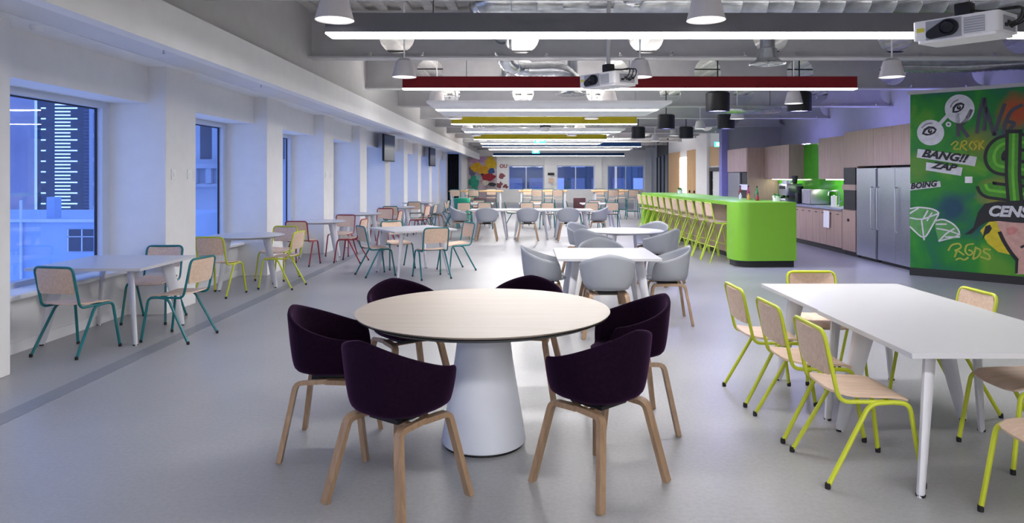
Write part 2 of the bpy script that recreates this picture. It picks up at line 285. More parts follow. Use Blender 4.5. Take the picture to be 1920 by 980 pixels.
MURAL=[
('s','painted_link','pale',1,[(0.421,2.425),(0.531,2.554)],0.051),
('p','painted_disc','pale',2,[(0.892,2.63),(0.887,2.581),(0.873,2.535),(0.849,2.495),(0.818,2.461),(0.781,2.437),(0.739,2.423),(0.694,2.419),(0.649,2.427),(0.607,2.446),(0.568,2.475),(0.536,2.513),(0.511,2.557),(0.496,2.606),(0.491,2.657),(0.496,2.707),(0.511,2.753),(0.536,2.794),(0.568,2.828),(0.607,2.851),(0.649,2.865),(0.694,2.866),(0.739,2.857),(0.781,2.837),(0.818,2.808),(0.849,2.771),(0.873,2.727),(0.887,2.679)]),
('p','painted_disc','pale',2,[(0.484,2.284),(0.479,2.239),(0.465,2.197),(0.443,2.16),(0.413,2.129),(0.377,2.106),(0.336,2.092),(0.294,2.088),(0.251,2.095),(0.21,2.111),(0.173,2.137),(0.142,2.17),(0.119,2.21),(0.104,2.254),(0.099,2.3),(0.104,2.346),(0.119,2.389),(0.142,2.427),(0.173,2.458),(0.21,2.48),(0.251,2.493),(0.294,2.496),(0.336,2.488),(0.377,2.471),(0.413,2.445),(0.443,2.411),(0.465,2.372),(0.479,2.329)]),
('p','painted_eye','black',3,[(0.595,2.59),(0.599,2.671),(0.642,2.727),(0.71,2.742),(0.758,2.713),(0.751,2.658),(0.711,2.612),(0.656,2.585)]),
('p','painted_eye_white','pale',4,[(0.622,2.612),(0.632,2.661),(0.668,2.7),(0.717,2.706),(0.736,2.694),(0.718,2.65),(0.679,2.618)]),
('p','painted_iris','black',5,[(0.71,2.677),(0.713,2.659),(0.708,2.642),(0.696,2.632),(0.681,2.629),(0.666,2.636),(0.656,2.65),(0.653,2.668),(0.658,2.685),(0.67,2.696),(0.685,2.698),(0.7,2.691)]),
('p','painted_glint','pale',6,[(0.693,2.68),(0.692,2.67),(0.684,2.666),(0.677,2.672),(0.678,2.682),(0.686,2.686)]),
('s','painted_brow','grey',3,[(0.568,2.673),(0.603,2.752),(0.677,2.787)],0.02),
('p','painted_eye','black',3,[(0.169,2.275),(0.199,2.355),(0.263,2.395),(0.34,2.384),(0.382,2.337),(0.358,2.284),(0.301,2.253),(0.233,2.246)]),
('p','painted_eye_white','pale',4,[(0.206,2.287),(0.232,2.332),(0.282,2.358),(0.336,2.346),(0.353,2.326),(0.32,2.289),(0.269,2.271)]),
('p','painted_iris','black',5,[(0.319,2.319),(0.317,2.3),(0.306,2.285),(0.291,2.278),(0.274,2.282),(0.26,2.294),(0.254,2.313),(0.256,2.332),(0.267,2.346),(0.283,2.353),(0.3,2.349),(0.313,2.337)]),
('p','painted_glint','pale',6,[(0.303,2.328),(0.299,2.318),(0.289,2.317),(0.283,2.326),(0.287,2.336),(0.297,2.337)]),
('s','painted_brow','grey',3,[(0.167,2.369),(0.228,2.435),(0.318,2.442)],0.021),
('p','painted_dot','pale',2,[(0.582,2.409),(0.575,2.385),(0.555,2.37),(0.53,2.372),(0.51,2.388),(0.502,2.413),(0.51,2.437),(0.53,2.451),(0.555,2.45),(0.575,2.434)]),
('p','painted_dot','green',3,[(0.558,2.41),(0.554,2.398),(0.542,2.394),(0.531,2.4),(0.526,2.412),(0.531,2.423),(0.542,2.427),(0.554,2.422)]),
('s','painted_letter_stroke','slate',2,[(0.662,2.579),(0.676,2.213)],0.051),
('s','painted_letter_stroke','slate',2,[(0.854,2.624),(0.783,2.464),(0.698,2.378),(0.811,2.2)],0.051),
('s','painted_letter_stroke','slate',2,[(1.013,2.792),(0.951,2.544),(0.923,2.252)],0.051),
('s','painted_letter_stroke','slate',2,[(1.02,2.791),(1.034,2.531),(1.013,2.289)],0.051),
('s','painted_letter_stroke','slate',2,[(1.034,2.653),(1.102,2.39),(1.143,2.211)],0.051),
('s','painted_letter_stroke','slate',2,[(1.277,2.684),(1.197,2.417),(1.143,2.211)],0.051),
('s','painted_letter_stroke','slate',2,[(1.499,2.652),(1.356,2.583),(1.263,2.35),(1.277,2.19)],0.051),
('s','painted_letter_stroke','slate',2,[(1.277,2.19),(1.356,2.313),(1.408,2.39),(1.303,2.411)],0.051),
('p','painted_banner','pale',3,[(0.111,2.038),(0.923,1.894),(0.896,1.751),(0.095,1.901)]),
('p','painted_banner','pale',3,[(0.233,1.822),(0.733,1.732),(0.712,1.604),(0.226,1.694)]),
('p','painted_banner','pale',3,[(-0.006,1.479),(0.428,1.52),(0.436,1.432),(-0.006,1.366)]),
('s','painted_tag_stroke','yellow',3,[(0.575,2.084),(0.64,2.148),(0.676,2.114),(0.597,2.016),(0.683,2.022)],0.02),
('s','painted_tag_stroke','yellow',3,[(0.698,2.006),(0.726,2.137),(0.783,2.151),(0.79,2.094),(0.719,2.071),(0.79,1.995)],0.02),
('s','painted_tag_stroke','yellow',3,[(0.868,2.14),(0.811,2.068),(0.868,2.001)],0.02),
('s','painted_tag_stroke','yellow',3,[(0.937,2.138),(0.868,2.116),(0.923,2.057),(0.882,2.001)],0.02),
('s','painted_tag_stroke','yellow',3,[(0.951,2.129),(0.951,1.999)],0.02),
('s','painted_tag_stroke','yellow',3,[(1.013,2.143),(0.958,2.072),(1.013,2.014)],0.02),
('s','painted_tag_stroke','paleyellow',3,[(0.539,0.43),(0.582,0.533),(0.698,0.557),(0.719,0.493),(0.626,0.436)],0.025),
('s','painted_tag_stroke','paleyellow',3,[(0.662,0.455),(0.626,0.336)],0.025),
('s','painted_tag_stroke','paleyellow',3,[(0.676,0.44),(0.755,0.38)],0.025),
('s','painted_tag_stroke','paleyellow',3,[(0.882,0.561),(0.783,0.546),(0.762,0.43),(0.826,0.369),(0.882,0.439),(0.811,0.466)],0.025),
('s','painted_tag_stroke','paleyellow',3,[(0.91,0.522),(0.868,0.323)],0.025),
('s','painted_tag_stroke','paleyellow',3,[(0.903,0.506),(0.979,0.479),(0.951,0.379),(0.875,0.324)],0.025),
('s','painted_tag_stroke','paleyellow',3,[(1.102,0.488),(1.02,0.498),(1.006,0.448),(1.089,0.406),(1.089,0.333),(0.965,0.372)],0.025),
('s','painted_tag_stroke','paleyellow',3,[(0.64,0.296),(0.698,0.334),(0.755,0.297),(0.811,0.351)],0.025),
('p','painted_gem','gem',2,[(-0.013,1.081),(0.119,1.111),(0.316,1.083),(0.428,1.028),(0.391,0.942),(0.203,0.567),(0.119,0.673),(-0.013,0.787)]),
('p','painted_gem','gem',2,[(0.346,0.889),(0.465,0.928),(0.626,0.852),(0.719,0.691),(0.698,0.64),(0.406,0.571),(0.361,0.755)]),
('s','painted_facet_line','pale',3,[(-0.006,1.072),(0.119,1.102),(0.316,1.083),(0.421,1.027),(0.203,0.575),(-0.006,0.787)],0.022),
('s','painted_facet_line','pale',3,[(-0.006,0.925),(0.165,0.898),(0.406,1.01)],0.022),
('s','painted_facet_line','pale',3,[(0.165,0.898),(0.203,0.575)],0.022),
('s','painted_facet_line','pale',3,[(0.256,1.055),(0.18,0.899)],0.022),
('s','painted_facet_line','pale',3,[(0.316,1.023),(0.241,0.884)],0.022),
('s','painted_facet_line','pale',3,[(-0.006,0.995),(0.119,1.085)],0.022),
('s','painted_facet_line','pale',3,[(0.354,0.889),(0.465,0.928),(0.626,0.852),(0.719,0.691),(0.406,0.571)],0.022),
('s','painted_facet_line','pale',3,[(0.376,0.772),(0.553,0.748),(0.698,0.69)],0.022),
('s','painted_facet_line','pale',3,[(0.406,0.571),(0.524,0.713),(0.626,0.785)],0.022),
('s','painted_facet_line','pale',3,[(0.495,0.644),(0.698,0.657)],0.022),
('s','painted_facet_line','pale',3,[(0.369,0.839),(0.517,0.847)],0.022),
('s','painted_dollar_outline','black',4,[(1.608,2.083),(1.415,2.105),(1.237,2.079),(1.156,1.986),(1.136,1.857),(1.183,1.752),(1.382,1.719),(1.608,1.678),(1.777,1.615),(1.802,1.477),(1.702,1.352),(1.48,1.333),(1.061,1.39),(1.034,1.479)],0.271),
('s','painted_dollar','green2',5,[(1.608,2.083),(1.415,2.105),(1.237,2.079),(1.156,1.986),(1.136,1.857),(1.183,1.752),(1.382,1.719),(1.608,1.678),(1.777,1.615),(1.802,1.477),(1.702,1.352),(1.48,1.333),(1.061,1.39),(1.034,1.479)],0.178),
('s','painted_dollar_shine','green3',6,[(1.608,2.083),(1.415,2.105),(1.237,2.079),(1.156,1.986),(1.136,1.857),(1.183,1.752),(1.382,1.719),(1.608,1.678),(1.777,1.615),(1.802,1.477),(1.702,1.352),(1.48,1.333),(1.061,1.39),(1.034,1.479)],0.042),
('s','painted_dollar_outline','black',7,[(1.389,2.288),(1.376,1.6),(1.408,1.173)],0.203),
('s','painted_dollar','green2',8,[(1.389,2.233),(1.376,1.6),(1.402,1.237)],0.118),
('s','painted_dollar_shine','green3',9,[(1.389,2.233),(1.376,1.6),(1.402,1.237)],0.034),
('p','painted_glow','yellow2',2,[(0.965,0.77),(1.089,0.922),(1.25,0.945),(1.303,0.725),(1.369,0.428),(1.197,0.462),(1.061,0.582)]),
('p','painted_face','skin',3,[(1.17,0.942),(1.765,0.968),(1.949,0.763),(1.888,0.377),(1.702,0.175),(1.421,0.148),(1.428,0.369),(1.316,0.519),(1.223,0.752)]),
('p','painted_hair','black',4,[(0.755,0.693),(0.896,0.832),(0.937,1.046),(1.02,1.179),(1.197,1.223),(1.576,1.21),(1.918,1.188),(2.009,0.933),(1.765,0.906),(1.382,0.912),(1.197,0.927),(1.048,0.904),(0.951,0.835),(0.854,0.715)]),
('s','painted_contour','black',5,[(1.21,0.768),(1.263,0.627),(1.356,0.459),(1.434,0.354)],0.051),
('s','painted_contour','black',5,[(1.428,0.362),(1.421,0.164)],0.034),
('p','painted_earring','black',5,[(1.034,0.839),(1.089,0.866),(1.116,0.811),(1.082,0.744),(1.034,0.709),(0.993,0.626),(1.013,0.757)]),
('s','painted_contour','black',5,[(1.473,0.546),(1.512,0.58),(1.576,0.553)],0.034),
('p','painted_cheek','blush',4,[(1.29,0.82),(1.382,0.856),(1.447,0.812),(1.395,0.73),(1.316,0.726)])]
# ================================================================== THE SETTING
struct('floor', box(BM(), -4.95, 12, -7, 42.2, -.15, 0), 'floor', 'polished grey concrete floor running the length of the hall', 'floor')
struct('trim_1', box(BM(), -3.53, -3.37, -7, 41.5, -.01, .003), 'strip', 'dark concrete strip set into the floor along the windows', 'floor strip')
COLS = [8.0+3.14*k for k in range(-4, 11)]; CW = .73
wl = BM(); box(wl, -4.95, -4.36, -7, 42, 2.44, 2.9); box(wl, -4.95, -4.62, -7, 42, 0, .50)
WL = struct('wall_left', wl, 'wall', 'pale window wall with deep columns and a low sill wall', 'wall')
for y in COLS:
    obj('column', box(BM(), -4.95, -4.15, y, y+CW, 0, 2.9, .006, 1), 'wall', WL)
for i in range(len(COLS)):
    a = COLS[i]+CW; b = (COLS[i+1] if i+1 < len(COLS) else 42)
    if i < len(COLS)-1:
        obj('sill_ledge', box(BM(), -4.80, -4.50, a, b, .50, .545, .01), 'white', WL)
        obj('skirting', box(BM(), -4.62, -4.60, a, b, 0, .10), 'white', WL)
n = 0
for i in range(len(COLS)-1):
    a = COLS[i]+CW; b = COLS[i+1]
    n += 1; fr = BM(); X0, X1 = -4.90, -4.80
    box(fr, X0, X1, a, a+.13, .545, 2.44); box(fr, X0, X1, b-.13, b, .545, 2.44); box(fr, X0, X1, a+.13, b-.13, 2.37, 2.44); box(fr, X0, X1, a+.13, b-.13, .545, .60)
    w = struct('window_%d' % n, fr, 'alu', 'tall aluminium framed window recessed between two wall columns', 'window'); w['group'] = 'windows along the left wall'
    g = BM(); box(g, -4.885, -4.86, a+.13, a+.145, .60, 2.37); box(g, -4.885, -4.86, b-.145, b-.13, .60, 2.37); box(g, -4.885, -4.86, a+.145, b-.145, 2.355, 2.37)
    obj('gasket', g, 'gasket', w, False)
    obj('pane', box(BM(), -4.876, -4.870, a+.145, b-.145, .60, 2.355), 'glass', w, False)
# low ceiling of the window aisle: plaster border, grid tiles, downstand
cl = struct('ceiling_aisle', box(BM(), -4.95, -2.81, -7, 42, 2.885, 2.93), 'white', 'low white tiled ceiling over the window aisle', 'ceiling')
obj('plaster_border', box(BM(), -4.36, -4.02, -7, 42, 2.862, 2.885), 'white', cl, False)
tile = mesh('ceiling_tile', box(BM(), -.285, .285, -.61, .61, 0, .018, .003, 1), False); tile.materials.append(mat('ceiling_tile_board', (.76, .76, .77), .85, var=.03, scale=40, bump=.15))
for j in range(34):
    for xx in (-3.72, -3.14): obj('ceiling_tile', tile, None, cl, loc=(xx, .63+1.235*j, 2.866))
bh = BM(); box(bh, -2.87, -2.75, -7, 42, 2.60, 2.93)
struct('trim_2', bh, 'white', 'white downstand edge between the low aisle ceiling and the high ceiling', 'bulkhead')
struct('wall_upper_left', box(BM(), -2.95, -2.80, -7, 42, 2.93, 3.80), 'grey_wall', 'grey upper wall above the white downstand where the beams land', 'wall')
# deck
dk = BM(); box(dk, -2.85, 10.2, -7, 42.2, 3.79, 3.86)
dkx = -2.8
while dkx < 10.1:
    prism(dk, [(dkx, -7), (dkx+.13, -7), (dkx+.13, 42), (dkx, 42)], 3.745, 3.80); dkx += .3
struct('ceiling', dk, 'deck', 'ribbed pale ceiling deck above the grey beams', 'ceiling')
# right hand side
struct('wall_right', box(BM(), 9.9, 10.2, -7, 11, 0, 3.8), 'wall', 'plain pale wall on the right beside the mural', 'wall')
struct('wall_back', box(BM(), -4.95, 10.2, -7.2, -7, 0, 3.8), 'wall', 'plain pale wall closing the hall behind the round table', 'wall')
kw = BM(); box(kw, 8.1, 8.3, 8.9, 22.2, 0, 3.8); box(kw, 7.2, 8.1, 11.55, 22, 0, 2.41)
struct('wall_kitchen', kw, 'kitchen_wall', 'pale kitchen wall behind the cabinets and fridges', 'wall')
ke = BM(); box(ke, 6.42, 8.1, 22.02, 22.2, 0, 3.79)
struct('wall_kitchen_end', ke, 'kitchen_wall', 'white cross wall at the far end of the kitchen', 'wall')
struct('trim_3', box(BM(), 6.22, 6.42, 21.95, 22.25, 0, 3.79), 'violet_lit_wall', 'pier tinted as if lit violet at the end of the kitchen cross wall', 'pillar')
# wall with veneer doors beyond the kitchen
wf = BM(); box(wf, 7.0, 7.3, 22.2, 33.9, 0, 3.79)
WF = struct('wall_corridor', wf, 'white', 'white wall with timber panels beyond the kitchen', 'wall')
for a, b in ((24.1, 26.15), (28.0, 29.9), (31.35, 33.75)):
    k = int(round((b-a)/.62)); s = (b-a)/k
    for i in range(k): obj('panel', box(BM(), 6.96, 7.0, a+i*s+.004, a+(i+1)*s-.004, 0 if a > 25 else 1.98, 2.70, .004, 1), 'orange_wood', WF)
obj('pilaster', box(BM(), 6.86, 7.0, 26.2, 27.9, 0, 3.2), 'white', WF)
d = struct('door_1', box(BM(), 6.975, 7.0, 29.93, 31.32, 0, 2.42), 'doorlight', 'brightly lit frosted door between timber panels', 'door')
obj('door_handle', box(BM(), 6.93, 6.975, 30.05, 30.13, 1.0, 1.25, .01), 'steel', d)
for yy in (28.5, 29.3):
    obj('knob', lathe(BM(), [(0, 0), (.05, .0), (.06, .02), (.05, .05), (0, .055)], 12), 'black', WF, loc=(6.96, yy, .95), rot=(0, -pi/2, 0))
gw = BM(); a = (7.0, 33.9); b = (7.92, 41.6)
def slab(bm, p, q, t, z0, z1):
    d = Vector((q[0]-p[0], q[1]-p[1], 0)).normalized(); nx, ny = -d.y*t/2, d.x*t/2
    return prism(bm, [(p[0]+nx, p[1]+ny), (p[0]-nx, p[1]-ny), (q[0]-nx, q[1]-ny), (q[0]+nx, q[1]+ny)], z0, z1)
slab(gw, a, b, .06, 0, .1); slab(gw, a, b, .06, 2.7, 3.79)
for t in (0, .33, .66, 1):
    p = (a[0]+(b[0]-a[0])*t, a[1]+(b[1]-a[1])*t); box(gw, p[0]-.04, p[0]+.04, p[1]-.05, p[1]+.05, .1, 2.7)
GW = struct('wall_glazed', gw, 'dark', 'dark framed glazed partition at the far right', 'partition')
for k in range(3):
    p, q = [(a[0]+(b[0]-a[0])*t, a[1]+(b[1]-a[1])*t) for t in (k/3+.02, (k+1)/3-.02)]
    obj('pane', slab(BM(), p, q, .012, .1, 2.7), 'glass', GW, False)
struct('wall_glazed_room', slab(BM(), (8.3, 33.0), (9.4, 41.6), .1, 0, 3.79), 'white', 'white room wall seen through the glazed partition', 'wall')
# far wall with three windows
Yf = 41.9; WX = [(-1.03, 1.13), (1.9, 4.19), (4.96, 7.19)]
fw = BM(); box(fw, -4.95, 9.5, Yf, Yf+.3, 0, .75); box(fw, -4.95, 9.5, Yf, Yf+.3, 2.24, 3.8)
xs = [-4.95]+[v for p in WX for v in p]+[9.5]
for i in range(0, len(xs), 2): box(fw, xs[i], xs[i+1], Yf, Yf+.3, .75, 2.24)
FW = struct('wall_far', fw, 'wall', 'pale far wall with three dark windows', 'wall')
for (x0, x1) in WX: obj('pilaster', box(BM(), x1+.02, x1+.42, Yf-.12, Yf, 0, 3.1), 'wall', FW)
for i, (x0, x1) in enumerate(WX):
    n += 1; fr = BM(); box(fr, x0, x1, Yf+.1, Yf+.16, 2.18, 2.24); box(fr, x0, x1, Yf+.1, Yf+.16, .75, .81); box(fr, x0, x0+.06, Yf+.1, Yf+.16, .81, 2.18); box(fr, x1-.06, x1, Yf+.1, Yf+.16, .81, 2.18)
    w = struct('window_%d' % n, fr, 'alu', ['far wall window beside the colourful mural panel', 'middle window of the far wall', 'far wall window beside the glazed partition'][i], 'window')
    mid = (x0+x1)/2; box_m = obj('mullion', box(BM(), mid-.03, mid+.03, Yf+.09, Yf+.17, .81, 2.18), 'alu', w, False)
    obj('pane', box(BM(), x0+.06, mid-.03, Yf+.125, Yf+.132, .81, 2.18), 'glass', w, False); obj('pane', box(BM(), mid+.03, x1-.06, Yf+.125, Yf+.132, .81, 2.18), 'glass', w, False)
struct('wall_return', box(BM(), -3.62, -3.48, 37.9, Yf, 0, 2.9), 'white', 'white return wall beside the black curtain', 'wall')
# castellated beams
def beam_mesh():
    bm = BM(); z0, z1 = 3.15, 3.72; zc = (z0+z1)/2; r = .235; hs = [-1.68+1.63*k for k in range(7)]; half = .35; seg = 24
    def ring(cx, side):
        o = []; i = []
        for k in range(seg):
            t = 2*pi*k/seg+pi/4; c, s = cos(t), sin(t); m = max(abs(c)/half, abs(s)/((z1-z0)/2))
            o.append((cx+c/m, zc+s/m)); i.append((cx+r*c, zc+r*s))
        return o, i
    t = .008
    for yy in (-t, t):
        for cx in hs:
            o, i = ring(cx, yy); vo = [bm.verts.new((x, yy, z)) for x, z in o]; vi = [bm.verts.new((x, yy, z)) for x, z in i]
            for k in range(seg): bm.faces.new((vo[k], vo[(k+1) % seg], vi[(k+1) % seg], vi[k]))
        xs = [-2.82]+[v for cx in hs for v in (cx-half, cx+half)]+[9.9]
        for k in range(0, len(xs), 2):
            if xs[k+1]-xs[k] > .01: bm.faces.new([bm.verts.new(p) for p in ((xs[k], yy, z0), (xs[k+1], yy, z0), (xs[k+1], yy, z1), (xs[k], yy, z1))])
    for cx in hs:
        va = [[bm.verts.new((cx+r*cos(2*pi*k/seg), yy, zc+r*sin(2*pi*k/seg))) for k in range(seg)] for yy in (-t, t)]
        for k in range(seg): bm.faces.new((va[0][k], va[0][(k+1) % seg], va[1][(k+1) % seg], va[1][k]))
    me = bpy.data.meshes.new('web'); bm.to_mesh(me); bm.free(); return me
web = beam_mesh(); web.materials.append(M['beam'])
fl0 = mesh('flange', box(BM(), -2.82, 9.9, -.11, .11, 3.13, 3.152), False); fl0.materials.append(M['flange'])
fl1 = mesh('flange', box(BM(), -2.82, 9.9, -.11, .11, 3.718, 3.745), False); fl1.materials.append(M['flange'])
for k in range(-4, 11):
    xe = 8.1 if (k >= 1 and k < 5) else (9.9 if k < 1 else 7.0)
    t = thing('ceiling_beam', 'grey steel beam with round web holes spanning the hall ceiling', 'beam', (0, 9.08+3.14*k, 0), 0, 'steel beams across the ceiling', 'structure')
    sx = (xe+2.82)/(9.9+2.82)
    if k < 1:
        obj('web', web, None, t); obj('flange', fl0, None, t); obj('flange', fl1, None, t)
    else:
        w2 = web.copy(); 
        for me, nm in ((web, 'web'), (fl0, 'flange'), (fl1, 'flange')):
            m2 = me.copy()
            for v in m2.vertices: v.co.x = min(v.co.x, xe)
            obj(nm, m2, None, t)
        bpy.data.meshes.remove(w2)

# ------------------------------------------------------------------ mural wall
MUW = bpy.data.objects.new('wall_mural', mesh('wall_mural', box(BM(), 0, 5.3, 0, .3, 0, 2.915), False)); C.objects.link(MUW); MUW.data.materials.append(M['mural'])
MUW.location = (6.24, 11.24, 0); MUW.rotation_euler = (0, 0, atan2(-.690, .7235)); tag(MUW, 'angled wall covered by a green graffiti mural', 'wall', kind='structure')
obj('kickboard', box(BM(), -.005, 5.3, -.02, .0, 0, .122), 'dark', MUW, False)
obj('cap', box(BM(), -.03, 5.3, -.05, .33, 2.915, 2.97), 'grey_wall', MUW, False)
PC = {'pale': (.66, .66, .70), 'black': (.012, .012, .015), 'grey': (.2, .2, .22), 'slate': (.06, .06, .08), 'green': (.02, .14, .03), 'green2': (.06, .28, .015), 'green3': (.14, .5, .03), 'yellow': (.5, .42, .02), 'paleyellow': (.42, .46, .06), 'yellow2': (.62, .5, .015), 'gem': (.10, .32, .09), 'skin': (.62, .36, .31), 'blush': (.6, .24, .22)}
for k in PC: M['paint_'+k] = mat('paint_'+k, PC[k], .55, var=.12, scale=12)
def ribbon(pts, w, y):
    bm = BM(); P = [Vector((p[0], 0, p[1])) for p in pts]
    if len(P) > 2: P = fillet(P, .12, 4)
    N = len(P); L = []; 
    for i in range(N):
        t = (P[min(i+1, N-1)]-P[max(i-1, 0)]).normalized(); nn = Vector((-t.z, 0, t.x))*w/2
        L.append((bm.verts.new(P[i]+nn+Vector((0, y, 0))), bm.verts.new(P[i]-nn+Vector((0, y, 0)))))
    for a, b in zip(L[:-1], L[1:]): bm.faces.new((a[0], b[0], b[1], a[1]))
    return bm
for dd in MURAL:
    kind, nm, col, lay, pts = dd[:5]; y = -.0016*lay-.001
    if kind == 's': o = obj(nm, ribbon(pts, dd[5], y), 'paint_'+col, MUW, False)
    else:
        bm = BM(); bm.faces.new([bm.verts.new((p[0], y, p[1])) for p in pts]); bmesh.ops.triangulate(bm, faces=bm.faces[:]); o = obj(nm, bm, 'paint_'+col, MUW, False)
for s, (u0, z0), (u1, z1), hgt, col, sh in (('BANG!!', (.165, 1.905), (.80, 1.80), .135, 'black', .3), ('ZAP', (.29, 1.727), (.655, 1.668), .115, 'black', .3), ('BOING', (.01, 1.385), (.40, 1.438), .10, 'black', .3), ('CENSORED', (1.08, .99), (2.12, .99), .17, 'pale', .25)):
    me = text(s, 1, sh, .045); xs_ = [v.co.x for v in me.vertices]; zs_ = [v.co.y for v in me.vertices]
    L = sqrt((u1-u0)**2+(z1-z0)**2); sx = L/(max(xs_)-min(xs_)); sy = hgt/(max(zs_)-min(zs_)); an = atan2(z1-z0, u1-u0)
    for v in me.vertices:
        x = (v.co.x-min(xs_))*sx; q = (v.co.y-min(zs_))*sy; v.co = (u0+x*cos(an)-q*sin(an), -.013, z0+x*sin(an)+q*cos(an))
    o = obj('painted_word', me, 'paint_'+col, MUW); 
sw = obj('switch_plate', box(BM(), -.05, .05, -.012, 0, -.05, .05, .004), 'white', None, loc=(6.24+.7235*.818, 11.24-.69*.818, 1.543), rot=(0, 0, atan2(-.690, .7235))); sw.location += Vector((-.69, -.7235, 0))*.012; tag(sw, 'white square switch plate on the green mural', 'switch')
# ================================================================== SEATING
def school_chair(kind, frame):
    t = thing('dining_chair', kind, 'chair')
    def seat(u, v):
        x = (u-.5)*2; y = (v-.5)*2; w = .195*(1-.10*max(0, abs(y)-.72)/.28*abs(x))
        return (x*w, y*.2*(1-.07*max(0, abs(x)-.72)/.28*abs(y))+.01, .447+.012*x*x*.8-.006*y-.020*max(0, y-.55)**2*5+.012*max(0, -y-.5)*2)
    obj('seat', sheet(BM(), seat, 8, 8, .012), 'ply', t)
    def back(u, v):
        x = (u-.5)*2; z = .565+v*.225; w = .186*(1-.08*max(0, abs(v-.5)*2-.75)/.25*abs(x))
        return (x*w, -.193-(z-.45)*.17-.018*(1-x*x), z)
    obj('backrest', sheet(BM(), back, 8, 6, .012), 'ply', t)
    pts = [(-.2, .06, .432), (-.2, -.175, .432), (-.2, -.256, .80), (.2, -.256, .80), (.2, -.175, .432), (.2, .06, .432)]
    obj('back_frame', tube(BM(), fillet(pts, .055, 5), .0115, 8), frame, t)
    obj('seat_rail', tube(BM(), [(-.2, .1, .426), (.2, .1, .426)], .010, 8), frame, t)
    for s in (-1, 1):
        a = fillet([(s*.238, -.250, .012), (s*.208, -.02, .425), (s*.206, .10, .432)], .05, 5)
        b = fillet([(s*.206, .095, .432), (s*.207, .185, .425), (s*.232, .245, .012)], .05, 5)
        for p in (a, b):
            l = obj('leg', tube(BM(), p, .0125, 8), frame, t); f = p[0] if p is a else p[-1]
            obj('foot_cap', lathe(BM(), [(0, 0), (.014, 0), (.015, .014), (.0135, .03), (0, .03)], 10, (f[0], f[1], 0)), 'black', l)
    return Proto(t)
def shell_chair(kind, shellmat, th, legmat, sc=1.04):
    t = thing('armchair', kind, 'armchair')
    zs, hb = .45*sc, .80*sc
    def sup(th_, a, b, n=2.5):
        c, s = cos(th_), sin(th_); r = (abs(c/a)**n+abs(s/b)**n)**(-1/n); return r*c, r*s
    def h(ph):      # ph: angle from the back, 0 = back, pi = front
        d = abs(ph)
        arm = .645*sc
        if d < 2.06:
            t_ = d/2.06; return hb+(arm-hb)*(.35*t_+.65*t_*t_*(3-2*t_))
        if d < 2.36:
            t_ = (d-2.06)/.30; return arm+(zs+.012-arm)*(t_**1.5)
        return zs+.012
    NT, NS, NW = 96, 4, 9; bm = BM(); rings = []
    cvert = bm.verts.new((0, .02*sc, zs-.022))
    for j in range(1, NS+1):
        tt = j/NS; ring = []
        for i in range(NT):
            a = 2*pi*i/NT; x, y = sup(a, .205*sc, .215*sc); ring.append(bm.verts.new((x*tt, y*tt+.02*sc, zs-.022+.022*tt**3)))
        rings.append(ring)
    for j in range(1, NW+1):
        s_ = j/NW; ring = []
        for i in range(NT):
            a = 2*pi*i/NT; ph = (a+pi/2+pi) % (2*pi)-pi; k = (h(ph)-zs)/(hb-zs)*s_; g = max(0, k)**.55
            x0, y0 = sup(a, .205*sc, .215*sc); x1, y1 = sup(a, .292*sc, .262*sc, 2.2)
            ring.append(bm.verts.new((x0+(x1-x0)*g, y0+(y1-y0)*g+.02*sc, zs+(h(ph)-zs)*s_)))
        rings.append(ring)
    for i in range(NT): bm.faces.new((cvert, rings[0][i], rings[0][(i+1) % NT]))
    for a, b in zip(rings[:-1], rings[1:]):
        for i in range(NT): bm.faces.new((a[i], b[i], b[(i+1) % NT], a[(i+1) % NT]))
    o = obj('shell', bm, shellmat, t, True, ang=180)
    m = o.modifiers.new('thickness', 'SOLIDIFY'); m.thickness = th; m.offset = -1; m.use_even_offset = False
    if th > .02:
        b = o.modifiers.new('soft_edge', 'SUBSURF'); b.levels = 1; b.render_levels = 1
    obj('mount', box(BM(), -.1, .1, -.1, .12, .398*sc, .422*sc, .006), 'black', t)
    sec = [(-1, -.62), (1, -.62), (1, .62), (-1, .62)]
    for s in (-1, 1):
        a = fillet([(s*.262, -.235, 0), (s*.175, -.165, .400*sc), (s*.165, .01, .405*sc)], .035, 4)
        b = fillet([(s*.165, 0, .405*sc), (s*.175, .175, .400*sc), (s*.255, .245, 0)], .035, 4)
        for p in (a, b): obj('leg', tube(BM(), p, .0215, sec=sec, up=(1, 0, 0)), legmat, t, True, ang=30)
    for yy in (-.05, .08): obj('crossbar', box(BM(), -.165, .165, yy-.018, yy+.018, .388*sc, .404*sc, .004), legmat, t)
    return Proto(t)
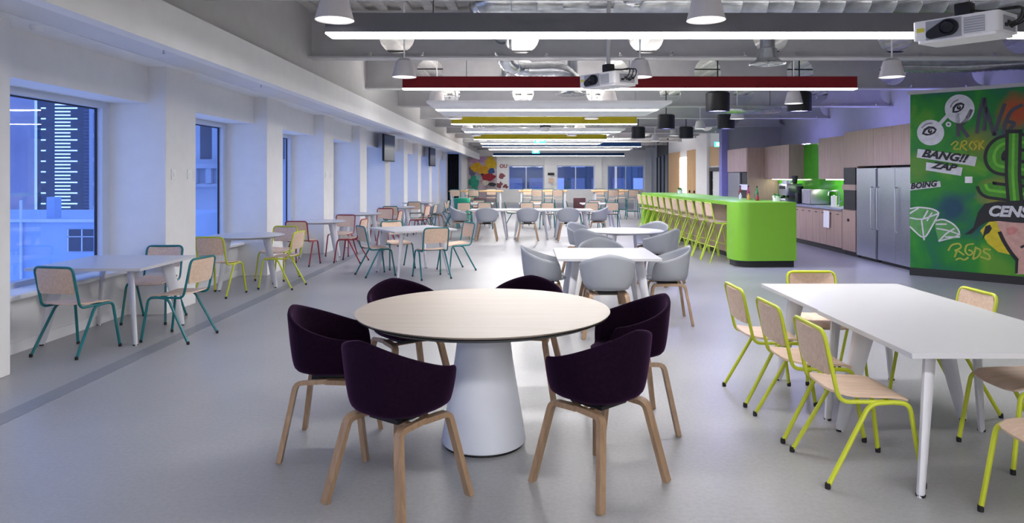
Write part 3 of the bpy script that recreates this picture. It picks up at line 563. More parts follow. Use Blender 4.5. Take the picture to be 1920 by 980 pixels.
def bar_stool(kind, frame):
    t = thing('bar_stool', kind, 'stool')
    def seat(u, v):
        x = (u-.5)*2; y = (v-.5)*2
        return (x*.185*(1-.1*max(0, abs(y)-.7)/.3*abs(x)), y*.18, .745+.008*x*x-.01*max(0, y-.5)**2*4)
    obj('seat', sheet(BM(), seat, 6, 6, .012), 'ply', t)
    def back(u, v):
        x = (u-.5)*2; z = .86+v*.225
        return (x*.18*(1-.07*max(0, abs(v-.5)*2-.7)/.3*abs(x)), -.185-(z-.74)*.15-.015*(1-x*x), z)
    obj('backrest', sheet(BM(), back, 6, 5, .012), 'ply', t)
    obj('back_frame', tube(BM(), fillet([(-.19, .08, .73), (-.19, -.17, .73), (-.19, -.242, 1.10), (.19, -.242, 1.10), (.19, -.17, .73), (.19, .08, .73)], .05, 4), .011, 6), frame, t)
    for s in (-1, 1):
        for p in ([(s*.265, -.285, 0), (s*.195, -.02, .715), (s*.194, .08, .73)], [(s*.194, .07, .73), (s*.196, .16, .715), (s*.25, .27, 0)]):
            obj('leg', tube(BM(), fillet(p, .05, 4), .012, 6), frame, t)
    q = lambda s, y: s*(.196+.054*(1-.29/.72))
    obj('footrest', tube(BM(), [(-.235, .225, .29), (.235, .225, .29)], .010, 6), frame, t); obj('footrest', tube(BM(), [(-.238, -.178, .29), (.238, -.178, .29)], .010, 6), frame, t)
    return Proto(t)
def blade_leg(fx, fy, h, ex, ey, inset=.16):
    e = Vector((ex, ey, 0)).normalized(); p = Vector((-e.y, e.x, 0)); rings = []
    for t in (0, .06, .5, 1):
        c = Vector((fx, fy, 0))-e*inset*t; c.z = h*t; a = .030+.040*t; b = .019+.007*t
        if t == 0: a *= .8
        rings.append([c+e*a*cos(q*pi/6)+p*b*sin(q*pi/6) for q in range(12)])
    return loft(BM(), rings)
def cafe_table(kind, shape, w, d, h=.74, top='tabletop'):
    t = thing('cafe_table', kind, 'table')
    if shape == 'rect': obj('tabletop', prism(BM(), rrect(w, d, .008, 3), h-.026, h), top, t)
    else: obj('tabletop', lathe(BM(), [(0, h-.026), (w/2-.03, h-.026), (w/2, h-.008), (w/2, h), (0, h)], 48), top, t)
    k = .5 if shape == 'rect' else .36; ins = .10 if shape == 'rect' else .0
    for sx in (-1, 1):
        for sy in (-1, 1):
            fx, fy = sx*(w*k-ins), sy*(d*k-ins); l = obj('leg', blade_leg(fx, fy, h-.026, sx, sy), 'table_leg', t)
            obj('foot_cap', lathe(BM(), [(0, 0), (.022, 0), (.024, .012), (0, .012)], 10, (fx, fy, 0)), 'black', l)
    obj('underframe', box(BM(), -w*.28, w*.28, -d*.28, d*.28, h-.05, h-.026), 'table_leg', t)
    return Proto(t)
CH = {c: school_chair(c, m) for c, m in (('teal', 'teal'), ('lime', 'lime'), ('red', 'red'))}
PURP = shell_chair('plum', 'purple', .026, 'oak', 1.045); GREY = shell_chair('grey', 'grey_shell', .010, 'oak', 1.045)
ST = {'green': bar_stool('green', 'stool_green'), 'teal': bar_stool('teal', 'teal')}
SQ = cafe_table('sq', 'rect', 1.09, 1.09); RD = cafe_table('rd', 'round', 1.04, 1.04); RB = cafe_table('rb', 'round', 1.22, 1.22); LT = cafe_table('lt', 'rect', 1.05, .9)

# ---- round meeting table with six plum armchairs
tx, ty = -.25, 4.17
t = thing('round_table', 'large round pale timber table on a flared white pedestal', 'table', (tx, ty, 0))
obj('tabletop', lathe(BM(), [(0, .775), (.70, .775), (.748, .792), (.755, .80), (.755, .803), (0, .803)], 96), 'maple', t)
obj('top_edge', lathe(BM(), [(.62, .762), (.70, .764), (.747, .786), (.735, .790), (.66, .776), (.62, .776)], 96), 'black', t)
pd = obj('pedestal', lathe(BM(), [(0, .012), (.235, .012), (.249, .02), (.252, .03), (.235, .14), (.205, .32), (.175, .5), (.155, .66), (.15, .765), (0, .765)], 48), mat('pedestal_white', (.74, .77, .86), .45, var=.02), t)
obj('base_plate', lathe(BM(), [(0, 0), (.235, 0), (.235, .014), (0, .014)], 32), 'black', pd)
for x, y, dx, dy, lb in ((-.63, 3.43, .30, .42, 'plum felt armchair with its back to us before the white pedestal'), (.39, 3.63, -.33, .36, 'plum felt armchair turned left with one arm under the round tabletop'),
        (-1.15, 4.14, 1, .04, 'plum felt armchair side-on to the round table on the window side'), (.68, 4.50, -1, -.12, 'plum felt armchair side-on to the round table on the bar side'),
        (-.86, 5.03, .6, -.8, 'plum felt armchair behind the round table towards the windows'), (.0, 5.14, -.2, -1, 'plum felt armchair behind the round table near the grey chairs')):
    PURP.put(x, y, face(dx, dy), lb)
# ---- two tables pushed together with lime chairs
SQ.put(2.42, 3.91, 0, 'near white table of the joined pair ringed by lime chairs'); SQ.put(2.43, 5.0, 0, 'white table joined behind another, one plywood chair at its end')
for x, y, dx, dy, lb in ((1.80, 3.79, 1, 0, 'lime framed chair beside the near corner leg of the joined white tables'), (1.79, 4.40, 1, .02, 'lime framed chair in the middle of three along the joined white tables'), (1.77, 5.05, 1, .02, 'lime framed chair farthest along the row of three at the joined tables'),
        (2.39, 5.55, 0, -1, 'lime framed plywood chair at the head of the joined white tables facing along them'), (2.90, 4.83, -1, 0, 'lime framed chair on the mural side of the joined tables, curved back showing'),
        (2.86, 3.95, -1, 0, 'lime framed plywood chair tucked under the near white table on the mural side'), (2.42, 3.08, -1, .0, 'lime framed chair standing off the front end of the joined white tables')):
    CH['lime'].put(x, y, face(dx, dy), lb)
# ---- window tables
SQ.put(-4.13, 7.0, 0, 'square white table by the first window with teal chairs')
for x, y, dx, dy, lb in ((-4.09, 6.33, .2, .97, 'teal framed plywood chair with its back to us at the square window table'), (-3.42, 6.86, -.99, .14, 'teal framed plywood chair side-on at the aisle side of the square window table'), (-4.12, 7.70, .05, -1, 'teal framed plywood chair against the column behind the square window table')):
    CH['teal'].put(x, y, face(dx, dy), lb)
RD.put(-4.07, 10.15, .4, 'round white window table with yellow lime chairs')
for x, y, dx, dy, lb in ((-4.1, 9.32, .15, 1, 'lime framed chair with its back to us at the round window table'), (-3.5, 9.99, -1, .1, 'lime framed chair side-on at the aisle side of the round window table'), (-3.86, 10.80, -.15, -1, 'lime framed chair behind the round window table beside a column')):
    CH['lime'].put(x, y, face(dx, dy), lb)
RD.put(-3.98, 13.3, .2, 'round white window table with red chairs next to the yellow chairs')
for x, y, dx, dy, lb in ((-4.02, 12.5, .12, 1, 'red framed chair with its back to us at the round table after the lime chairs'), (-3.25, 12.95, -1, .1, 'red framed chair side-on at the aisle side of the round table after the lime chairs'), (-3.72, 14.02, -.1, -1, 'red framed chair behind the round table after the lime chairs')):
    CH['red'].put(x, y, face(dx, dy), lb)
RD.put(-3.85, 16.0, .5, 'round white window table with a red chair standing behind it')
for x, y, dx, dy, lb in ((-3.48, 16.85, -.1, -1, 'red framed chair behind the second red-chair window table, full back showing'), (-3.12, 15.95, -1, .05, 'red framed chair at the aisle side of the second red-chair window table'), (-2.85, 18.6, -1, .2, 'red framed chair alone in the aisle before the far teal chairs')):
    CH['red'].put(x, y, face(dx, dy), lb)
RD.put(-3.6, 19.4, .1, 'round white window table below the nearer wall screen'); RD.put(-3.5, 22.6, .3, 'small far round white window table below the walls screens')
for x, y, dx, dy, lb in ((-3.55, 18.6, .1, 1, 'teal framed chair with its back to us at the table below the nearer wall screen'), (-2.78, 19.6, -1, .1, 'teal framed chair side-on at the table below the nearer wall screen'), (-3.45, 21.8, 0, 1, 'teal framed chair at the farthest round window table, back to us'), (-2.75, 22.5, -1, .1, 'teal framed chair side-on at the farthest round window table')):
    CH['teal'].put(x, y, face(dx, dy), lb)
GREY.put(-2.72, 20.9, face(-1, .2), 'grey shell armchair alone among the far window tables')
# ---- turned square table with teal chairs
ca, sa = cos(radians(33)), sin(radians(33))
SQ.put(-1.86, 11.45, radians(33), 'square white table turned at an angle in mid-floor with teal chairs')
for x, y, dx, dy, lb in ((-2.42, 11.20, ca, sa, 'teal framed chair at the angled mid-floor table on the window side'), (-1.48, 10.93, -sa*.75, ca, 'teal framed chair at the angled mid-floor table, plywood back turned to us'), (-1.18, 11.83, -ca, -sa, 'teal framed chair at the angled mid-floor table on the bar side'), (-2.24, 12.10, sa, -ca, 'teal framed chair behind the angled mid-floor table, only its back top showing')):
    CH['teal'].put(x, y, face(dx, dy), lb)
# ---- grey shells
SQ.put(.88, 7.76, 0, 'square white table with four grey shell chairs behind the plum chairs')
for x, y, dx, dy, lb in ((1.57, 7.68, -1, .05, 'grey shell armchair on the bar side of the square grey-chair table'), (.83, 7.03, 0, 1, 'grey shell armchair with its back to us at the square grey-chair table'), (.20, 7.70, 1, .0, 'grey shell armchair on the window side of the square grey-chair table'), (.93, 8.47, 0, -1, 'grey shell armchair behind the square grey-chair table, only its rim showing')):
    GREY.put(x, y, face(dx, dy), lb)
RB.put(1.58, 11.0, .3, 'round white table with grey shell chairs beside the green bar')
for x, y, dx, dy, lb in ((1.0, 10.32, .6, .7, 'grey shell armchair at the round grey-chair table, back to us on the window side'), (2.02, 10.30, -.8, .75, 'grey shell armchair at the round grey-chair table, turned left before the bar stools'), (.96, 11.55, .7, -.6, 'grey shell armchair behind the round grey-chair table on the window side'), (2.12, 11.68, -.6, -.75, 'grey shell armchair behind the round grey-chair table on the bar side')):
    GREY.put(x, y, face(dx, dy), lb)
for w_, x in (('window end', -.90), ('middle', .15), ('bar end', 1.2)): LT.put(x, 17.95, 0, 'white table at the %s of the straight row of three' % w_, 'white tables joined in a straight row')
for w_, x in (('window end', -.96), ('middle', .06), ('bar end', 1.07)): GREY.put(x, 17.28, 0, 'grey shell armchair, back to us, at the %s table of the straight row' % w_, 'grey chairs along the joined tables')
GREY.put(-1.68, 17.75, face(1, .1), 'grey shell armchair at the window end of the row of joined white tables'); GREY.put(1.88, 17.85, face(-1, .1), 'grey shell armchair at the bar end of the row of joined white tables')
# ---- far café rows
mar = mat('maroon_vinyl', (.10, .03, .035), .5)
for i, x in enumerate((-1.55, .35, 2.3)):
    w_ = ('nearest the windows', 'in the middle', 'nearest the green bar')[i]; SQ.put(x, 21.9, 0, 'white table %s in the row behind the straight row' % w_, 'far white tables in a row')
    for dx_, yy, dy in ((-.3, 21.1, 1), (.32, 21.15, 1), (-.75, 21.95, 0), (.0, 22.72, -1)):
        CH['teal'].put(x+dx_, yy, face(0, dy) if dy else face(1, 0), 'teal framed chair around the far white table %s' % w_, 'teal chairs at the far white table %s' % w_)
for x, y in ((-1.55, 20.9), (1.85, 21.0)):
    t = thing('side_chair', 'maroon padded chair with white legs among the far teal chairs', 'chair', (x-.0, y+2.9, 0), 0, 'maroon chairs in the far rows')
    obj('seat', box(BM(), -.22, .22, -.2, .2, .40, .47, .025, 3), mar, t); obj('backrest', box(BM(), -.21, .21, -.25, -.19, .45, .86, .028, 3), mar, t)
    for sx in (-1, 1):
        for sy in (-1, 1): obj('leg', tube(BM(), [(sx*.22, sy*.2, 0), (sx*.18, sy*.16, .41)], .014, 6), 'table_leg', t)
for i, (x0, x1, lb) in enumerate(((-2.9, -.85, 'high timber table in front of the colourful mural panel'), (-.25, 1.6, 'high timber table in the middle of the far end'), (2.55, 4.35, 'high timber table at the end of the green bar'))):
    t = thing('high_table', lb, 'table', ((x0+x1)/2, 26.6, 0)); w = x1-x0
    obj('tabletop', box(BM(), -w/2, w/2, -.4, .4, 1.0, 1.05, .008), 'orange_wood', t)
    for sx in (-1, 1):
        for sy in (-1, 1): obj('leg', box(BM(), sx*(w/2-.1)-.03, sx*(w/2-.1)+.03, sy*.33-.03, sy*.33+.03, 0, 1.0), 'table_leg', t)
for i, w_ in enumerate(('by the mural panel', 'in the middle', 'by the bar')):
    for x, s_ in (((-2.6, 'window'), (-1.91, 'bar')), ((.43, 'window'), (1.2, 'bar')), ((3.25, 'window'), (4.0, 'bar')))[i]: ST['teal'].put(x, 25.85, 0, 'teal stool, back to us, at the high table %s, %s side' % (w_, s_))
    for x, s_ in (((-2.2, 'window'), (-1.35, 'bar')), ((.1, 'window'), (.95, 'bar')), ((2.95, 'window'), (3.75, 'bar')))[i]: ST['teal'].put(x, 27.35, pi, 'teal stool behind the high table %s, %s side' % (w_, s_))
# a green round bin-like stool by the far mural
tag(obj('ottoman', lathe(BM(), [(0, 0), (.24, 0), (.27, .06), (.25, .4), (.3, .78), (.28, .82), (0, .83)], 24), mat('green_ottoman', (.0, .30, .17), .6), None, loc=(-2.25, 24.6, 0)), 'bright green round drum stool between the far high stools', 'stool')

# ================================================================== BAR
ORD = ['first', 'second', 'third', 'fourth', 'fifth', 'sixth', 'seventh', 'eighth', 'ninth', 'tenth', 'eleventh']
ba = radians(3.57)
B = thing('bar_counter', 'long green bar counter with a rounded end and timber front', 'bar counter', (3.70, 12.1, 0), ba)
def barpoly(y0, y1, x1=1.06, r=.24):
    pts = [(x1, y0), (x1, y1), (0, y1)]
    pts += [(r-r*cos(k/8*pi/2), y0+r-r*sin(k/8*pi/2)) for k in range(9)]
    return pts
obj('worktop', prism(BM(), barpoly(0, 7.3), 1.075, 1.14), 'bar_green', B, ang=30)
obj('end_panel', prism(BM(), barpoly(.002, .52), .115, 1.075), 'bar_green', B, ang=30)
obj('end_panel', box(BM(), 0, 1.06, 6.95, 7.3, .0, 1.075), 'bar_green', B, False)
obj('kickboard', box(BM(), .44, 1.0, .08, 7.25, 0, .115), 'dark', B, False); obj('end_kick', prism(BM(), barpoly(.07, .5, 1.0, .2), .0, .1149), 'dark', B).location.x = .045
for k in range(11): obj('front_panel', box(BM(), .36, .39, .524+k*.583, .524+(k+1)*.583-.005, .115, 1.073), 'cab', B, False)
for k in range(6): obj('cupboard_door', box(BM(), 1.0, 1.03, .54+k*1.06, .54+(k+1)*1.06-.006, .115, 1.06), 'white', B, False)
for k in range(11):
    y = 12.98+.57*k; ST['green'].put(3.66-.0624*(y-12.8), y, face(1, .06), 'yellow-green bar stool, %s from the rounded end of the green bar' % ORD[k], 'yellow-green stools along the green bar')
# ================================================================== KITCHEN
def hinged(name, par, x, y0, y1, z0, z1, m, handle=None, hz=None):
    d = obj(name, box(BM(), x-.02, x, y0+.003, y1-.003, z0+.003, z1-.003, .003, 1), m, par, False)
    if handle == 'bar': 
        yy = hz; obj('handle', tube(BM(), fillet([(x-.02, yy, z0+.55), (x-.065, yy, z0+.55), (x-.065, yy, z1-.35), (x-.02, yy, z1-.35)], .02), .012), 'steel', d)
    if handle == 'knob': obj('handle', box(BM(), x-.032, x-.02, (y0+y1)/2-.05, (y0+y1)/2+.05, z1-.06, z1-.045), 'black', d, False)
    return d
X = 6.50
f = thing('refrigerator', 'single-door stainless steel refrigerator beside the oven tower', 'refrigerator', (0, 0, 0)); 
obj('body', box(BM(), X, 7.15, 12.82, 13.58, .06, 1.75), 'steel', f, False); obj('plinth', box(BM(), X+.05, 7.1, 12.84, 13.56, 0, .06), 'black', f, False); hinged('door', f, X, 12.83, 13.57, .07, 1.745, 'steel', 'bar', 12.93)
f = thing('refrigerator', 'double-door stainless steel refrigerator next to the mural wall', 'refrigerator', (0, 0, 0))
obj('body', box(BM(), X, 7.15, 11.55, 12.76, .06, 1.75), 'steel', f, False); obj('plinth', box(BM(), X+.05, 7.1, 11.57, 12.74, 0, .06), 'black', f, False)
hinged('door', f, X, 12.16, 12.755, .07, 1.745, 'steel', 'bar', 12.70); hinged('door', f, X, 11.555, 12.155, .07, 1.745, 'steel', 'bar', 12.08)
def cabinet(lb, x, y0, y1, z0, z1, nd, xb=7.174, handle=None, name='wall_cabinet'):
    c = thing(name, lb, 'cabinet', (x, y0, 0)); 
    b = obj('body', box(BM(), 0, xb-x, 0, y1-y0, z0, z1), 'cab', c, False); s = (y1-y0)/nd
    for k in range(nd): hinged('door', c, 0, k*s, (k+1)*s, z0, z1, 'cab', handle)
    return c
cabinet('wide timber cabinet above the steel refrigerators', X, 11.55, 13.6, 1.79, 2.49, 3)
cabinet('timber wall cabinet over the sink beside the oven tower', 6.85, 14.2, 16.15, 1.53, 2.47, 3)
cabinet('timber wall cabinet above the coffee machine', 6.81, 17.86, 19.68, 1.52, 2.42, 3)
t = thing('oven_tower', 'tall timber tower with two dark appliance niches beside the refrigerators', 'cabinet', (X, 13.62, 0))
obj('body', box(BM(), .02, .68, 0, .56, .1, 2.49), 'cab', t, False); obj('plinth', box(BM(), .06, .6, .02, .54, 0, .1), 'dark', t, False)
for z0, z1 in ((1.43, 1.77), (.93, 1.32)): obj('appliance_niche', box(BM(), -.004, .03, .03, .53, z0, z1), 'black', t, False)
obj('shelf_panel', box(BM(), -.02, .02, 0, .56, 1.32, 1.43), 'cab', t, False); d = hinged('door', t, 0, 0, .56, .1, .92, 'cab'); obj('dial', lathe(BM(), [(0, 0), (.03, 0), (.03, .02), (0, .02)], 12), 'black', d, loc=(-.02, .28, .72), rot=(0, -pi/2, 0))
base = []
for k in range(5):
    y0 = 14.2+k*.72; c = thing('base_cabinet', ['timber base cabinet with a hanging tea towel beside the oven tower', 'timber base cabinet under the sink', 'timber base cabinet below the steel box', 'timber base cabinet with a towel by the end of the bar', 'timber base cabinet below the coffee machine'][k], 'cabinet', (X, y0, 0))
    obj('body', box(BM(), .0, .66, 0, .72, .12, .89), 'cab', c, False); obj('plinth', box(BM(), .07, .6, 0, .72, 0, .12), 'dark', c, False); hinged('door', c, 0, 0, .36, .12, .86, 'cab', 'knob'); hinged('door', c, 0, .36, .72, .12, .86, 'cab', 'knob')
tag(obj('worktop', box(BM(), 6.46, 7.19, 14.19, 19.68, .89, .93, .004, 1), mat('grey_stone', (.30, .32, .45), .3), None, False), 'grey stone kitchen worktop with sink running under the wall cabinets', 'worktop')
sp = tag(obj('splashback', box(BM(), 7.175, 7.199, 14.2, 19.68, .93, 2.41), 'glass_green', None, False), 'glossy green glass splashback behind the kitchen worktop', 'splashback')
for y0, y1, z, x, lb in ((14.25, 16.1, 1.512, 6.98, 'slim light strip under the wall cabinet over the sink'), (17.9, 19.6, 1.502, 6.98, 'slim light strip under the wall cabinet above the coffee machine')):
    tag(obj('light_strip', box(BM(), x, x+.05, y0, y1, z, z+.016), 'white_led', None, False), lb, 'light')
for y0, y1, z, x, lb in ((11.7, 13.5, 2.492, 7.3, 'violet light strip on top of the cabinet over the refrigerators'), (14.3, 16.1, 2.472, 7.3, 'violet light strip on top of the cabinet over the sink'), (17.9, 19.6, 2.422, 7.3, 'violet light strip on top of the cabinet above the coffee machine')):
    tag(obj('light_strip', box(BM(), x, x+.06, y0, y1, z, z+.02), 'violet_led', None, False), lb, 'light')
t = thing('appliance_housing', 'tall timber housing at the far end of the kitchen with a dark fridge and niche', 'cabinet', (6.32, 19.7, 0))
obj('side_panel', box(BM(), 0, .86, 0, .03, 0, 2.41), 'cab', t, False); obj('upper_box', box(BM(), 0, .86, .03, 1.92, 1.72, 2.41), 'cab', t, False); obj('back_panel', box(BM(), .6, .86, .03, 1.92, 0, 1.72), 'dark', t, False)
for k in range(3): hinged('door', t, 0, .03+k*.63, .03+(k+1)*.63, 1.72, 2.41, 'cab')
obj('fridge_door', box(BM(), .0, .6, .75, 1.92, .08, 1.70), 'steel', t, False); obj('niche', box(BM(), .05, .6, .03, .72, .1, 1.70), 'black', t, False); obj('niche_shelf', box(BM(), -.01, .5, .03, .72, 1.2, 1.36), 'white', t, False)
# counter things
t = thing('coffee_machine', 'chrome espresso machine with cups on top on the kitchen worktop', 'coffee machine', (6.78, 17.75, .93))
obj('body', box(BM(), -.2, .22, -.28, .28, .18, .48, .02), 'steel', t); obj('base', box(BM(), -.24, .22, -.28, .28, 0, .10, .015), 'steel', t); obj('column', box(BM(), .02, .2, -.25, .25, .1, .18), 'black', t, False)
for yy in (-.14, .12): obj('group_head', lathe(BM(), [(0, 0), (.035, 0), (.035, .06), (0, .06)], 12, (-.12, yy, .12)), 'black', t); obj('portafilter', tube(BM(), [(-.12, yy, .14), (-.3, yy, .12)], .012), 'black', t)
obj('hopper', lathe(BM(), [(0, .48), (.05, .48), (.08, .66), (.07, .68), (0, .68)], 12, (.06, -.15, 0)), 'dark', t); obj('gauge_panel', box(BM(), -.206, -.2, -.2, .2, .34, .42), 'black', t, False)
for k in range(6): tag(obj('cup', lathe(BM(), [(0, 0), (.028, 0), (.04, .07), (.036, .07), (.024, .008), (0, .008)], 12), 'white', None, loc=(6.68+.09*(k % 2), 17.6+.11*(k//2)+.12, 1.411)), 'white coffee cup on top of the espresso machine', 'cup', 'cups on the espresso machine')
t = thing('coffee_grinder', 'black coffee grinder beside the espresso machine', 'grinder', (6.75, 17.05, .93)); obj('body', box(BM(), -.09, .09, -.09, .09, 0, .26, .02), 'black', t); obj('hopper', lathe(BM(), [(0, .26), (.05, .26), (.09, .42), (0, .43)], 16), 'dark', t)
t = thing('microwave', 'grey steel box appliance on the worktop below the green splashback', 'appliance', (6.86, 16.45, .93)); obj('body', box(BM(), -.2, .25, -.26, .26, .015, .36, .01), 'steel', t); obj('door', box(BM(), -.215, -.2, -.25, .14, .03, .35), mat('grey_enamel', (.35, .34, .33), .4), t, False); obj('foot', box(BM(), -.18, .2, -.22, .22, 0, .015), 'black', t, False)
t = thing('kitchen_tap', 'pale gooseneck tap over the kitchen sink', 'tap', (6.95, 15.35, .93)); obj('spout', tube(BM(), fillet([(0, 0, 0), (0, 0, .34), (-.22, 0, .34), (-.24, 0, .24)], .1, 6), .016), 'steel', t); obj('base', lathe(BM(), [(0, 0), (.035, 0), (.03, .03), (0, .03)], 12), 'steel', t); obj('lever', tube(BM(), [(0, -.02, .08), (0, -.12, .14)], .01), 'steel', t)
tag(obj('paper_roll', lathe(BM(), [(0, 0), (.06, 0), (.06, .24), (.02, .24), (.02, .26), (0, .26)], 16), 'white', None, loc=(6.72, 15.1, .93)), 'white paper towel roll standing beside the tap', 'paper towel')
for k, (yy, lb) in enumerate(((14.85, 'pale towel hanging from the cabinet beside the oven tower'), (17.0, 'pale towel hanging from the cabinet by the bar end'))):
    tag(obj('tea_towel', sheet(BM(), lambda u, v: (-.012-.006*sin(u*9)-.004*v, (u-.5)*.28, -v*.36), 8, 6, .006), 'white', None, loc=(X-.036, yy, .86)), lb, 'towel')
bc = [(.25, .03, .03), (.03, .2, .06), (.02, .02, .03), (.5, .3, .05), (.4, .05, .12), (.05, .25, .1), (.6, .6, .62)]
for k in range(9):
    c = bc[k % 7]; t = thing('bottle', 'small coloured bottle standing on the green bar worktop', 'bottle', (4.35+.05*(k % 3), 13.0+.17*k, 1.14), 0, 'bottles and jars on the green bar')
    hgt = .10+.05*((k*5) % 3); obj('glass_body', lathe(BM(), [(0, 0), (.032, 0), (.034, hgt*.7), (.014, hgt), (.014, hgt*1.25), (0, hgt*1.25)], 10), mat('bottle_col%d' % k, c, .2), t); obj('cap', lathe(BM(), [(0, hgt*1.25), (.016, hgt*1.25), (.016, hgt*1.25+.02), (0, hgt*1.25+.02)], 10), 'black', t)
def plant(x, y, z, lb, r=.12, n=26):
    t = thing('potted_plant', lb, 'plant', (x, y, z)); obj('pot', lathe(BM(), [(0, 0), (.06, 0), (.075, .1), (.065, .1), (.055, .08), (0, .08)], 14), 'white', t)
    for k in range(n):
        a = k*2.4; e = .3+1.0*((k*7) % 10)/10; L = r*(.8+.5*((k*3) % 7)/7)
        d = Vector((cos(a)*cos(e), sin(a)*cos(e), sin(e)))
        def lf(u, v, d=d, L=L, a=a): 
            s = Vector((-sin(a), cos(a), 0)); return Vector((0, 0, .09))+d*L*v-Vector((0, 0, .05))*v*v+s*(u-.5)*.05*sin(pi*min(.98, max(.04, v)))
        obj('leaf', sheet(BM(), lf, 2, 4, .002), 'leaf', t)
M['leaf'] = mat('leaf_green', (.06, .30, .03), .5, var=.3, scale=20)
plant(4.15, 18.6, 1.14, 'small leafy plant in a white pot at the far end of the green bar'); plant(4.62, 12.75, 1.14, 'low bright green plant in a white pot on the near end of the green bar', .1)
# vending machine
t = thing('vending_machine', 'black drinks cooler with a lit glass door past the violet pier', 'drinks cooler', (6.9, 24.3, 0))
obj('body', box(BM(), .03, .8, 0, 1.75, .0, .12), 'black', t, False); obj('top_box', box(BM(), 0, .8, 0, 1.75, 1.78, 1.92), 'black', t, False); obj('side_panel', box(BM(), 0, .8, 0, .05, .12, 1.78), 'black', t, False); obj('side_panel', box(BM(), 0, .8, 1.6, 1.75, .12, 1.78), 'black', t, False)
obj('lit_back', box(BM(), .5, .54, .05, 1.6, .12, 1.78), 'vend', t, False)
for k in range(4): obj('shelf', box(BM(), .08, .5, .05, 1.6, .3+.38*k, .32+.38*k), 'white', t, False)
bcol = [mat('drink_%d' % i, c, .25) for i, c in enumerate(((.03, .05, .3), (.3, .05, .2), (.02, .02, .05), (.5, .1, .3), (.1, .1, .12)))]
bme = [mesh('bottle_shape', lathe(BM(), [(0, 0), (.055, 0), (.055, .17), (.02, .22), (.02, .26), (0, .26)], 8)) for _ in bcol]
for b_, m_ in zip(bme, bcol): b_.materials.append(m_)
for r in range(4):
    for k in range(9): tag(obj('drink_bottle', bme[(k//3+r) % 5], None, None, loc=(7.12, 24.45+.165*k, .32+.38*r)), 'drink bottle on a lit shelf of the drinks cooler', 'bottle', 'bottles in the drinks cooler')
# ================================================================== CEILING FITTINGS
def cable(par, x, y, z0, z1=3.745): obj('suspension_cable', tube(BM(), [(x, y, z0), (x, y, z1)], .004, 5), 'dark', par)
def linear(Y, x0, x1, lb, baffle=None, z=2.76, dep=.1):
    t = thing('linear_light', lb, 'light', ((x0+x1)/2, Y, z)); w = (x1-x0)/2
    if baffle:
        obj('baffle', box(BM(), -w, w, -dep/2, dep/2, .012, .17), baffle, t, False); obj('diffuser', box(BM(), -w, w, -dep/2, dep/2, 0, .012), 'line', t, False); top = .17
    else:
        obj('housing', box(BM(), -w+.05, w-.05, -.03, dep/2-.02, .008, .04), 'white', t, False); obj('diffuser', box(BM(), -w, w, -dep/2, dep/2, 0, .008), 'line', t, False); top = .04
    for s in (-.72, 0, .72): cable(t, s*w, 0, top, 3.745-z)
def panel(y0, y1, x0, x1, lb, z=2.76):
    t = thing('ceiling_light', lb, 'light', ((x0+x1)/2, (y0+y1)/2, z)); w = (x1-x0)/2; d = (y1-y0)/2; s = min(.14, d*.35)
    obj('panel', box(BM(), -w, w, -d, -s, 0, .04), 'white', t, False); obj('panel', box(BM(), -w, w, s, d, 0, .04), 'white', t, False)
    obj('diffuser', box(BM(), -w, w, -s, s, .002, .03), 'line', t, False)
    for sx in (-.8, .8): cable(t, sx*w, 0, .03, 3.745-z)
linear(5.755, -1.63, 4.55, 'linear light under a long grey felt baffle behind the large projector', 'baffle_grey', dep=.21)
for Y, lb in ((.5, 'linear light under a grey felt baffle, third from the back wall'), (-3.1, 'linear light under a grey felt baffle, second from the back wall'), (-5.3, 'linear light under a grey felt baffle next to the back wall')): linear(Y, -1.63, 4.55, lb, 'baffle_grey', dep=.21)
linear(9.3, -1.64, 4.43, 'linear light under a long dark red felt baffle', 'baffle_red')
panel(11.0, 13.45, -1.57, 2.33, 'wide white ceiling panel with a light line behind the red baffle')
linear(15.6, -1.66, 2.5, 'linear light under the nearer yellow felt baffle', 'baffle_yellow')
panel(17.3, 19.2, -1.6, 2.5, 'white light panel between the two yellow baffles')
linear(22.2, -1.64, 2.6, 'linear light under the farther yellow felt baffle', 'baffle_yellow')
panel(24.0, 26.0, -1.6, 2.7, 'white light panel between the yellow and blue baffles')
linear(27.6, -1.7, 4.6, 'linear light under the nearer long blue felt baffle', 'baffle_blue')
panel(29.6, 31.6, -1.6, 4.6, 'white light panel between the two blue baffles')
linear(40.0, -1.85, 5.7, 'linear light under the blue felt baffle by the far wall', 'baffle_blue')
# bell pendants
def bell():
    t = thing('pendant_lamp', 'bell', 'pendant lamp')
    obj('lamp_shade', lathe(BM(), [(0, .235), (.06, .23), (.10, .20), (.118, .13), (.143, .03), (.152, 0), (.147, 0), (.138, .03), (.112, .13), (.09, .19), (0, .21)], 28), 'bell_shade', t)
    obj('diffuser', lathe(BM(), [(0, .006), (.143, .006), (.143, .012), (0, .012)], 28), 'bell', t)
    obj('stem', tube(BM(), [(0, 0, .23), (0, 0, .92)], .010, 8), 'white', t)
    return Proto(t)
BL = bell()
ROWS = ['in front of the grey baffle', 'in front of the red baffle', 'over the wide white panel', 'just before the nearer yellow baffle', 'over the panel between yellow baffles', 'just before the farther yellow baffle', 'over the panel after the yellow baffles']
for k in range(7):
    for x, s_ in ((-1.50, 'window side'), (1.42, 'mid-floor'), (4.54, 'bar side')):
        BL.put(x, 5.45+3.14*k, 0, 'frosted bell pendant lamp %s, %s' % (ROWS[k], s_), 'bell pendants in a grid', z=2.824)
